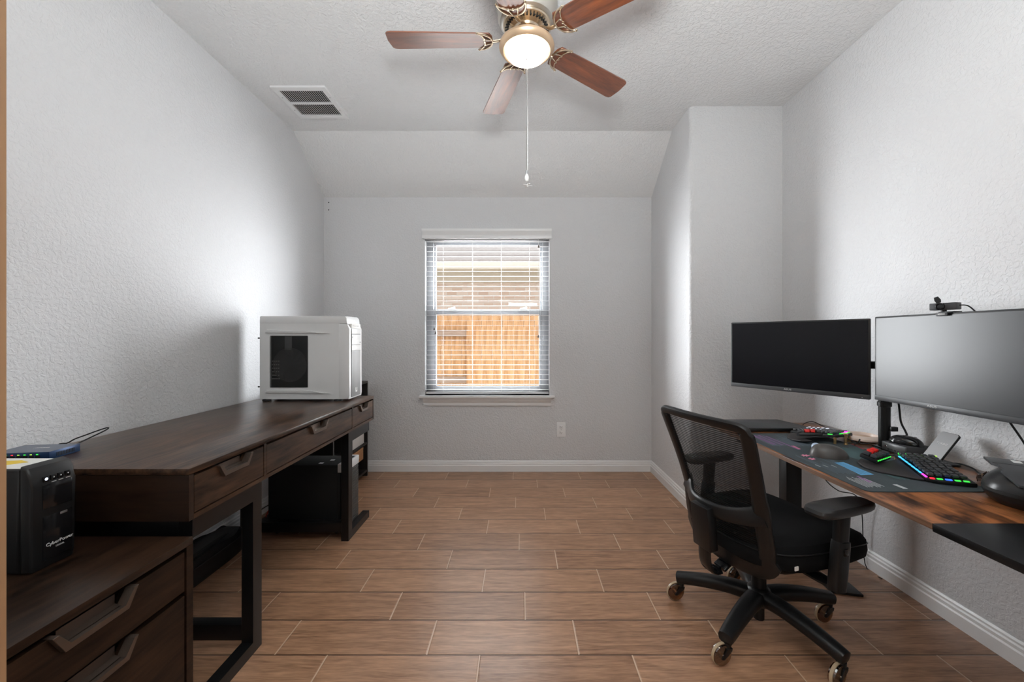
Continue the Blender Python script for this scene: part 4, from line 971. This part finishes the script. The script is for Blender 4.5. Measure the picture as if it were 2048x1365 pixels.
def stand():
    t = thing('phone_charging_stand', 'silver wireless phone charging stand leaning back on a black base', 'phone stand', (1.60, 1.527, RZT))
    # local axes of the panel: across = +Y (away from the camera), up = leaning towards the wall
    u = Vector((0, 1, 0)); v = Vector((0.080, 0, 0.100)).normalized(); n = u.cross(v)
    M = frame((0.0, 0.0, 0.018), u, v, n)
    obj('back_plate', prism(B(), rrect(-0.0015, 0.0685, 0, 0.132, 0.010), -0.002, 0.0045, 'xy', M=M), MBP, t)
    p = obj('silver_panel', prism(B(), rrect(0, 0.067, 0.0015, 0.1305, 0.010), -0.0035, -0.0022, 'xy', M=M), mat('satin_silver', (0.42, 0.42, 0.43), 0.45, 0.3), t)
    text('TURBO', 0.012, M @ T(0.033, 0.078, -0.004) @ RY(180), MTXTW, p)
    b = B(); box(b, 0.0, 0.085, 0.0, 0.075, 0, 0.010, 0.003); obj('base', b, MBP, t)
    b = B(); prism(b, [(0.0, 0.008), (0.03, 0.008), (0.06, 0.075), (0.055, 0.080), (0.004, 0.020)], 0.022, 0.046, 'xz'); obj('support_neck', b, MBP, t)
    b = B(); box(b, -0.014, 0.004, 0.004, 0.063, 0.009, 0.018, 0.002); obj('phone_ledge', b, MBP, t)
stand()
tag(obj('cable', tube(B(), [(1.683, 1.56, RZT+0.006), (1.70, 1.54, RZT+0.008), (1.70, 1.50, RZT+0.004), (1.66, 1.44, RZT+0.004), (1.70, 1.40, RZT+0.004), (1.71, 1.46, RZT+0.004)], 0.0028), MBLK), 'black cable curling beside the phone charging stand base', 'cable')
tag(obj('cable', tube(B(), [(1.505, 1.80, RZT+0.012), (1.535, 1.815, RZT+0.022), (1.555, 1.83, RZT+0.03), (1.53, 1.80, RZT+0.02), (1.55, 1.775, RZT+0.024), (1.565, 1.765, RZT+0.014), (1.55, 1.72, RZT+0.008), (1.53, 1.66, RZT+0.010), (1.545, 1.62, RZT+0.016), (1.56, 1.602, RZT+0.012)], 0.0022, k=8), MBLK), 'thin black cable looping between the two keyboard halves', 'cable')
tag(obj('cable', tube(B(), [(1.47, 1.87, RZT+0.030), (1.50, 1.855, RZT+0.036), (1.53, 1.86, RZT+0.022), (1.545, 1.83, RZT+0.010), (1.52, 1.81, RZT+0.018), (1.50, 1.83, RZT+0.014)], 0.0026, k=8), MBLK), 'black cable knotted beside the brass peg', 'cable')

# ---------------------------------------------------------------- monitors on a pole
def monitor(lab, p0, p1, z0, z1, screenm, logo=0.5, name='computer_monitor'):
    """p0 -> p1: screen bottom line in plan, left to right as seen from the front"""
    a = Vector((p0[0], p0[1], 0)); c = Vector((p1[0], p1[1], 0)); L = (c-a).length; ang = math.degrees(math.atan2(c.y-a.y, c.x-a.x))
    t = thing(name, lab, 'monitor', (a.x, a.y, z0), ang); Hh = z1-z0       # local x = right, local -y = towards the viewer
    b = B(); prism(b, rrect(0.0, L, 0.0, Hh, 0.004, 2), 0.0, 0.012, 'xz', 0.0015); fr = obj('housing', b, MBP, t)
    obj('screen', box(B(), 0.007, L-0.007, -0.0008, 0.0002, 0.022, Hh-0.007), screenm, t)
    obj('lower_bezel', box(B(), 0.001, L-0.001, -0.0022, 0.0, 0.001, 0.0215, 0.0006), MDG, t)
    b = B(); prism(b, rrect(0.04, L-0.04, 0.05, Hh-0.04, 0.03), 0.0118, 0.042, 'xz', 0.012); obj('back_cover', b, MBP, t)
    text('ASUS', 0.0125, frame((L*logo, -0.0024, 0.0115), (1, 0, 0), (0, 0, 1), (0, -1, 0)), MTXT, t, sx=1.25)
    obj('power_light', box(B(), L-0.03, L-0.026, -0.0028, -0.002, 0.006, 0.008), MTXT, t)
    return t
monitor('black monitor with dark screen, the left of two above the right desk', (1.224, 2.32), (1.576, 1.80), 0.870, 1.237, MSCREEN, 0.47)
monitor('black monitor with grey window reflection under the webcam, close to the right wall', (1.566, 1.765), (1.568, 1.152), 0.877, 1.242, MSCREEN2, 0.40)
def arm():
    t = thing('monitor_arm', 'black dual monitor pole mount standing on the right desk', 'monitor mount', (1.640, 1.80, RZT))
    obj('pole', lathe(B(), [(0.0215, 0.006), (0.0215, 0.40), (0, 0.402)], 32), MBM, t)
    obj('collar', lathe(B(), [(0.0218, 0.185), (0.0255, 0.188), (0.0255, 0.205), (0.0218, 0.208)], 32), MBP, t)
    obj('clamp_base', box(B(), -0.035, 0.035, -0.026, 0.026, 0, 0.008, 0.002), MBM, t)
    obj('arm', sweep(B(), [(0, 0, 0.37), (-0.10, 0.19, 0.37), (-0.176, 0.28, 0.37)], 0.03, 0.035, (0, 0, 1), n=12, power=4), MBM, t)
    obj('arm', sweep(B(), [(0.012, -0.02, 0.345), (0.012, -0.18, 0.345), (-0.015, -0.34, 0.345)], 0.03, 0.035, (0, 0, 1), n=12, power=4), MBM, t)
    b = B(); box(b, -0.0305, -0.022, -0.39, -0.29, 0.295, 0.395); obj('mount_plate', b, MBM, t)
    d = Vector((0.352, -0.52, 0)).normalized(); n = Vector((-d.y, d.x, 0))  # behind the angled screen
    c = Vector((1.40-1.640, 2.06-1.80, 0.37))+n*0.0455
    b = B(); box(b, -0.05, 0.05, 0, 0.008, -0.05, 0.05, M=frame(c, d, n, (0, 0, 1))); obj('mount_plate', b, MBM, t)
    obj('cable_clip', box(B(), 0.0, 0.03, -0.035, -0.018, 0.08, 0.10, 0.002), MBP, t)
arm()
tag(obj('cable', tube(B(), [(1.665, 1.78, 1.0), (1.672, 1.765, 0.85), (1.676, 1.76, 0.78), (1.682, 1.745, 0.74), (1.675, 1.735, 0.72), (1.69, 1.79, 0.665)], 0.004), MBLK), 'black cable hanging behind the monitor pole', 'cable')
tag(obj('cable', tube(B(), [(1.62, 1.335, 0.89), (1.635, 1.33, 0.86), (1.66, 1.315, 0.80), (1.68, 1.30, 0.74), (1.69, 1.29, 0.68), (1.70, 1.28, 0.66)], 0.003), MBLK), 'black cable hanging below the right monitor against the wall', 'cable')
def webcam():
    t = thing('webcam', 'black webcam with raised lens shutter clipped on top of the right monitor', 'webcam', (1.566, 1.478, 1.2425), -90)
    # local x = towards the camera (right seen from the front), -y = towards the room
    b = B(); box(b, -0.020, 0.020, -0.010, -0.004, -0.012, 0.001, 0.002); box(b, -0.016, 0.034, -0.004, 0.030, 0.0005, 0.004, 0.001); box(b, -0.016, 0.016, 0.046, 0.05, -0.04, 0.002); box(b, -0.016, 0.016, 0.030, 0.05, 0.0005, 0.004)
    obj('clip', b, MDG, t)
    text('NEXIGO', 0.0062, frame((0, -0.0102, -0.0055), (1, 0, 0), (0, 0, 1), (0, -1, 0)), MTXTW, t, sx=1.1)
    A = T(0, 0, 0.022) @ RZ(18)
    b = B(); box(b, -0.036, 0.040, -0.014, 0.020, -0.012, 0.014, 0.003, M=A); body = obj('camera_body', b, MDG, t)
    obj('hinge', cyl(B(), (0.0, 0.0, 0.003), (0, 0, 0.012), 0.008, 14), MBP, t)
    b = B(); lathe(b, [(0.0135, 0), (0.0135, 0.006), (0.010, 0.007), (0.008, 0.003), (0.006, 0.003), (0.0, 0.005)], 28, A @ T(-0.003, -0.014, 0.001) @ RX(90)); obj('lens', b, MBG, t)
    b = B(); prism(b, [(-0.006, 0), (0.006, 0), (0.009, 0.010), (0.005, 0.024), (-0.007, 0.024), (-0.009, 0.012)], -0.018, -0.0155, 'xz', M=A @ T(-0.006, 0, 0.014) @ RY(-18)); obj('lens_shutter', b, MBP, t)
    tag(obj('cable', tube(B(), [(1.583, 1.444, 1.268), (1.60, 1.432, 1.266), (1.615, 1.425, 1.25), (1.625, 1.424, 1.23), (1.63, 1.424, 1.15)], 0.0022), MBLK), 'thin black cable bending down behind the webcam', 'cable')
webcam()

# ---------------------------------------------------------------- sunglasses, headset case, tablet
def glasses():
    t = thing('sunglasses', 'brown tinted sunglasses with thin wire temples on the right desk', 'sunglasses', (1.60, 1.385, RZT), 205)
    lens = mat('brown_lens', (0.05, 0.025, 0.018), 0.08)
    for s in (-1, 1):
        b = B(); prism(b, [(s*0.006, 0.009), (s*0.009, 0.024), (s*0.038, 0.027), (s*0.045, 0.018), (s*0.038, 0.003), (s*0.014, 0.001)][::s], -0.001, 0.001, 'xz'); obj('lens', b, lens, t)
        obj('temple', tube(B(), [(s*0.045, 0, 0.020), (s*0.048, 0.025, 0.018), (s*0.047, 0.06, 0.010), (s*0.044, 0.09, 0.002)], 0.0012), MBLK, t)
    obj('bridge', tube(B(), [(-0.008, 0, 0.020), (0, -0.002, 0.022), (0.008, 0, 0.020)], 0.0013), MBRASS, t)
glasses()
def hcase():
    t = thing('headset_case', 'rounded black zippered hard case lying on the right desk at the frame edge', 'case', (1.548, 1.155, RZT), 28)
    def shell(z0, z1, zc, grow):
        b = B(); n = 40; rings = []
        for i in range(9):
            f = i/8; z = z0+(z1-z0)*f; s = math.sqrt(max(0.0, 1-grow*((z-zc)/0.06)**2)); ring = []
            for k in range(n):
                a = 2*math.pi*k/n; c, q = math.cos(a), math.sin(a)
                ring.append(b.verts.new((math.copysign(abs(c)**0.7, c)*0.128*s, math.copysign(abs(q)**0.7, q)*0.138*s, z)))
            rings.append(ring)
        for a, c in zip(rings, rings[1:]):
            for k in range(n): face(b, [a[k], a[(k+1) % n], c[(k+1) % n], c[k]])
        face(b, rings[0]); face(b, rings[-1]); return b
    obj('lower_shell', shell(0, 0.036, 0.040, 0.75), MBP, t)
    obj('zipper', shell(0.0362, 0.046, 0.041, 0.3), MBLK, t)
    obj('upper_shell', shell(0.0462, 0.094, 0.042, 0.62), mat('satin_black_shell', (0.018, 0.018, 0.019), 0.3), t)
    b = B(); tube(b, [(-0.118, 0.01, 0.04), (-0.13, 0.012, 0.038), (-0.14, 0.015, 0.03)], 0.003); obj('zip_pull', b, MBLK, t)
hcase()
def tablet():
    t = thing('tablet', 'thin black tablet with a small white sticker resting on the zippered case', 'tablet', (1.535, 1.325, RZT+0.0945))
    e1 = Vector((-0.62, -0.78, 0)).normalized(); e2 = Vector((0.80, -0.60, 0)).normalized()
    M = frame((0, 0, 0), e2, e1*-1, (0, 0, 1))
    b = B(); prism(b, [(0, 0), (0.215, 0), (0.215, -0.33), (0.0, -0.33), (0, -0.18), (0.012, -0.165), (0.012, -0.10), (0, -0.085)], 0.0, 0.008, 'xy', 0.0015, M=M); obj('slab', b, MDG, t)
    b = B(); box(b, 0.055, 0.075, -0.045, -0.012, 0.008, 0.0084, M=M); obj('sticker', b, MTXTW, t)
    b = B(); box(b, 0.004, 0.20, -0.082, -0.080, 0.008, 0.0084, M=M); obj('groove', b, MBLK, t)
tablet()

# ---------------------------------------------------------------- office chair
def chair():
    ang = math.degrees(math.atan2(0.303, 0.953))
    t = thing('office_chair', 'black mesh back office chair with amber caster wheels beside the right desk', 'office chair', (0.955, 1.60, 0), ang)
    # --- star base, local angles
    hub = obj('hub', lathe(B(), [(0, 0.088), (0.036, 0.088), (0.046, 0.10), (0.048, 0.135), (0.040, 0.152), (0.030, 0.158), (0, 0.158)], 32), MBP, t)
    for i, wa in enumerate((148, 220, 292, 4, 76)):
        a = wa-ang; M = RZ(a)
        path = catmull([(0.02, 0, 0.122), (0.10, 0, 0.126), (0.20, 0, 0.116), (0.285, 0, 0.100), (0.312, 0, 0.095)], 4)
        n = len(path); W = [0.072-0.026*(k/(n-1)) for k in range(n)]; Hs = [0.056-0.014*(k/(n-1)) for k in range(n)]
        W[-1] *= 0.55; Hs[-1] *= 0.55
        leg = obj('base_arm', sweep(B(), path, W, Hs, (0, 0, 1), n=16, power=2.7, M=M), MBP, t)
        cw = (188, 196, 205, 192, 200)[i]-wa                       # caster swivel
        CM = M @ T(0.295, 0, 0) @ RZ(cw)
        b = B(); lathe(b, [(0.006, 0.060), (0.013, 0.062), (0.015, 0.070), (0.015, 0.078), (0.008, 0.080)], 16, CM)
        prism(b, [(-0.012, 0.062), (0.012, 0.064), (0.016, 0.054), (0.030, 0.040), (0.032, 0.030), (0.022, 0.028), (0.008, 0.040), (-0.010, 0.052)], -0.016, 0.016, 'xz', 0.002, M=CM)
        cs = obj('caster', b, MBP, t)
        WM = CM @ T(0.024, 0, 0.0400)
        b = B()
        for s in (-1, 1): lathe(b, [(0.0, s*0.010), (0.010, s*0.0115), (0.024, s*0.0095), (0.0315, s*0.004)] if False else [(0.0355, 0.004), (0.034, 0.0105), (0.012, 0.0125), (0, 0.0125)], 32, WM @ RX(90*s))
        obj('wheel', b, MGOLDG, cs)
        b = B(); lathe(b, [(0.0370, -0.0055), (0.0394, -0.0045), (0.0400, 0), (0.0394, 0.0045), (0.0370, 0.0055), (0.0370, -0.0055)], 36, WM @ RX(90), cap=False); obj('tyre', b, MWRIM, cs)
        b = B(); cyl(b, WM @ Vector((0, -0.014, 0)), WM @ Vector((0, 0.014, 0)), 0.006, 14); obj('axle', b, MCHROME, cs)
    obj('gas_lift', lathe(B(), [(0.018, 0.028), (0.020, 0.03), (0.020, 0.087), (0.0265, 0.159), (0.0265, 0.27), (0.016, 0.272), (0.016, 0.30)], 28), MBP, t)
    # --- mechanism
    b = B(); box(b, -0.13, 0.10, -0.07, 0.07, 0.298, 0.335, 0.01); box(b, -0.16, -0.05, -0.035, 0.035, 0.302, 0.328, 0.006); mech = obj('tilt_mechanism', b, MBP, t)
    obj('tension_knob', lathe(B(), [(0.018, 0), (0.022, 0.004), (0.022, 0.022), (0.018, 0.026), (0, 0.026)], 20, T(0.06, 0, 0.270)), MBP, mech)
    obj('lever', tube(B(), [(0.02, -0.07, 0.312), (0.02, -0.15, 0.308), (0.02, -0.20, 0.300)], 0.005), MBP, mech)
    # --- seat cushion
    b = B(); n = 56; prof = [(0.80, -0.052), (0.93, -0.050), (0.985, -0.036), (1.0, -0.014), (0.985, 0.012), (0.94, 0.030), (0.82, 0.042), (0.55, 0.047), (0.25, 0.045), (0.0, 0.044)]
    rings = []
    for s, z in prof:
        ring = []
        for k in range(n if s > 0 else 1):
            a = 2*math.pi*k/n; c, q = math.cos(a), math.sin(a)
            x = 0.275*math.copysign(abs(c)**0.62, c)*s; y = 0.255*math.copysign(abs(q)**0.62, q)*s
            zz = z+0.390
            if x > 0.08: zz -= 0.9*(x-0.08)**2*1.0
            zz += 0.35*y*y*(1 if z > 0 else 0.4)
            ring.append(b.verts.new((x+0.068, y, zz)))
        rings.append(ring)
    for a, c in zip(rings, rings[1:]):
        for k in range(n):
            if len(c) > 1: face(b, [a[k], a[(k+1) % n], c[(k+1) % n], c[k]])
            else: face(b, [a[k], a[(k+1) % n], c[0]])
    face(b, rings[0]); seat = obj('seat', b, MBF, t)
    sm = [(0.068+0.2725*math.copysign(abs(math.cos(a))**0.62, math.cos(a)), 0.2555*math.copysign(abs(math.sin(a))**0.62, math.sin(a)), 0) for a in [2*math.pi*k/48 for k in range(48)]]
    sm = [(x, y, 0.405-(0.9*(x-0.12)**2 if x > 0.12 else 0)+0.2*y*y) for x, y, z in sm]
    obj('seam_piping', sweep(B(), sm, 0.004, 0.004, None, True, 6), MBP, seat)
    obj('seat_shell', prism(B(), rrect(-0.15, 0.24, -0.2, 0.2, 0.08), 0.3265, 0.345, 'xy', 0.006), MBP, t)
    obj('size_tag', box(B(), -0.14, -0.125, -0.2612, -0.2585, 0.385, 0.398), MLABEL, seat)
    # --- back frame: surface point from lateral u (-1..1) and height v (0..1)
    def hw(v): return 0.207+0.030*max(0, (v-0.35))/0.65 + 0.010*(1-min(1, v/0.35))
    def bp(u, v):
        z = 0.325+v*0.545
        x = -0.155-0.030*math.sin(min(1, v/0.45)*math.pi/2)-0.105*max(0, v-0.38)**1.15/0.62**1.15
        x += 0.045*u*u*(1-0.45*v)                            # the sides wrap forward
        return Vector((x-0.03, u*hw(v), z))
    def bn(u, v):
        e = 1e-3; du = bp(u+e, v)-bp(u-e, v); dv = bp(u, v+e)-bp(u, v-e); return du.cross(dv).normalized()
    def loop(pts, wd, th, m, name, closed=True, par=t, k=5, off=0):
        uv = catmull([(p[0], p[1], 0) for p in pts], k, closed); P_ = [bp(q.x, q.y)+bn(q.x, q.y)*off for q in uv]; N_ = [bn(q.x, q.y) for q in uv]
        ws = wd if not callable(wd) else [wd(q.x, q.y) for q in uv]
        return obj(name, sweep(B(), P_, ws, th, N_, closed, 12, 3.0), m, par)
    def wfun(u, v):
        if v > 0.93: return 0.034
        if v < 0.10: return 0.095
        return 0.056 if v < 0.5 else 0.050
    fr = loop([(0.0, 0.965), (-0.6, 0.965), (-0.84, 0.955), (-0.885, 0.90), (-0.87, 0.7), (-0.86, 0.5), (-0.87, 0.3), (-0.86, 0.14), (-0.74, 0.055), (-0.4, 0.03), (0, 0.025), (0.4, 0.03), (0.74, 0.055), (0.86, 0.14), (0.87, 0.3), (0.86, 0.5), (0.87, 0.7), (0.885, 0.90), (0.84, 0.955), (0.6, 0.965)], wfun, 0.024, MBP, 'back_frame')
    # woven mesh
    b = B(); g = []
    for i in range(25):
        v = 0.06+0.89*i/24; g.append([b.verts.new(bp(-0.86+1.72*j/24, v)-bn(0, v)*0.0) for j in range(25)])
    for i in range(24):
        for j in range(24): face(b, [g[i][j], g[i][j+1], g[i+1][j+1], g[i+1][j]])
    obj('back_mesh', b, MMESH, t)
    # lumbar yoke standing off the back, sweeping from post to post
    def off(u, v, d): return bp(u, v)-Vector((d, 0, 0))
    yk = catmull([off(-0.88, 0.40, 0.0), off(-0.70, 0.365, 0.012), off(-0.40, 0.345, 0.040), off(0, 0.345, 0.055), off(0.40, 0.345, 0.040), off(0.70, 0.365, 0.012), off(0.88, 0.40, 0.0)], 6)
    m = len(yk); wv = [0.050+0.030*abs(k/(m-1)*2-1)**2 for k in range(m)]
    obj('lumbar_yoke', sweep(B(), yk, wv, 0.020, (1, 0, 0), n=14, power=3), MBP, t)
    # lumbar pad inside
    # spine box and j bar
    sx = bp(0, 0.25).x-0.058
    M = T(sx, 0, 0.43) @ RY(-5)
    sp = obj('spine_box', box(B(), -0.022, 0.018, -0.045, 0.045, -0.075, 0.090, 0.006, M=M), MBP, t)
    b = B(); sweep(b, catmull([(sx, 0, 0.37), (sx+0.002, 0, 0.31), (sx+0.02, 0, 0.272), (sx+0.06, 0, 0.262), (-0.14, 0, 0.30), (-0.11, 0, 0.312)], 6), 0.055, 0.020, (1, 0, 0.3), n=12, power=3.5); obj('back_support_bar', b, MBG, t)
    # --- armrests
    for s in (-1, 1):
        y = s*0.292
        b = B(); sweep(b, catmull([(0.02, s*0.10, 0.318), (0.02, s*0.22, 0.316), (0.015, s*0.275, 0.322), (0.012, y, 0.335)], 5), 0.06, 0.014, (0, 0, 1), n=10, power=3); a = obj('armrest_bracket', b, MBP, t)
        b = B(); sweep(b, [(0.004, y, 0.315), (0.006, y, 0.33), (0.022, y, 0.46), (0.024, y, 0.475)], 0.038, [0.052, 0.058, 0.060, 0.054], (1, 0, 0), n=16, power=4); po = obj('armrest_post', b, MBP, t)
        b = B(); sweep(b, [(0.022, y, 0.47), (0.030, y, 0.572)], 0.030, [0.050, 0.056], (1, 0, 0), n=16, power=4); obj('armrest_slider', b, MBP, t)
        obj('height_button', box(B(), 0.008, 0.028, y-0.023, y-0.017, 0.435, 0.458, 0.003) if s < 0 else box(B(), 0.008, 0.028, y+0.017, y+0.023, 0.435, 0.458, 0.003), MBG, po)
        b = B(); n2 = 20
        rings = []
        for z, g_ in ((0.572, 0.90), (0.576, 0.97), (0.586, 1.0), (0.596, 0.97), (0.601, 0.88), (0.602, 0.6)):
            ring = []
            for k in range(2*n2):
                q = 2*math.pi*k/(2*n2); c, d = math.cos(q), math.sin(q)
                xx = 0.134*math.copysign(abs(c)**0.36, c)*g_; yy = (0.044-0.010*(xx/0.13 if xx > 0 else 0))*math.copysign(abs(d)**0.5, d)*g_
                ring.append(b.verts.new((xx+0.025, yy+y, z-0.12*min(0, xx+0.06)**2*0)))
            rings.append(ring)
        for r0, r1 in zip(rings, rings[1:]):
            for k in range(2*n2): face(b, [r0[k], r0[(k+1) % (2*n2)], r1[(k+1) % (2*n2)], r1[k]])
        face(b, rings[0]); face(b, rings[-1]); obj('armrest_pad', b, mat('armrest_pu', (0.020, 0.020, 0.021), 0.33) if 'armrest_pu' not in bpy.data.materials else bpy.data.materials['armrest_pu'], t)
chair()
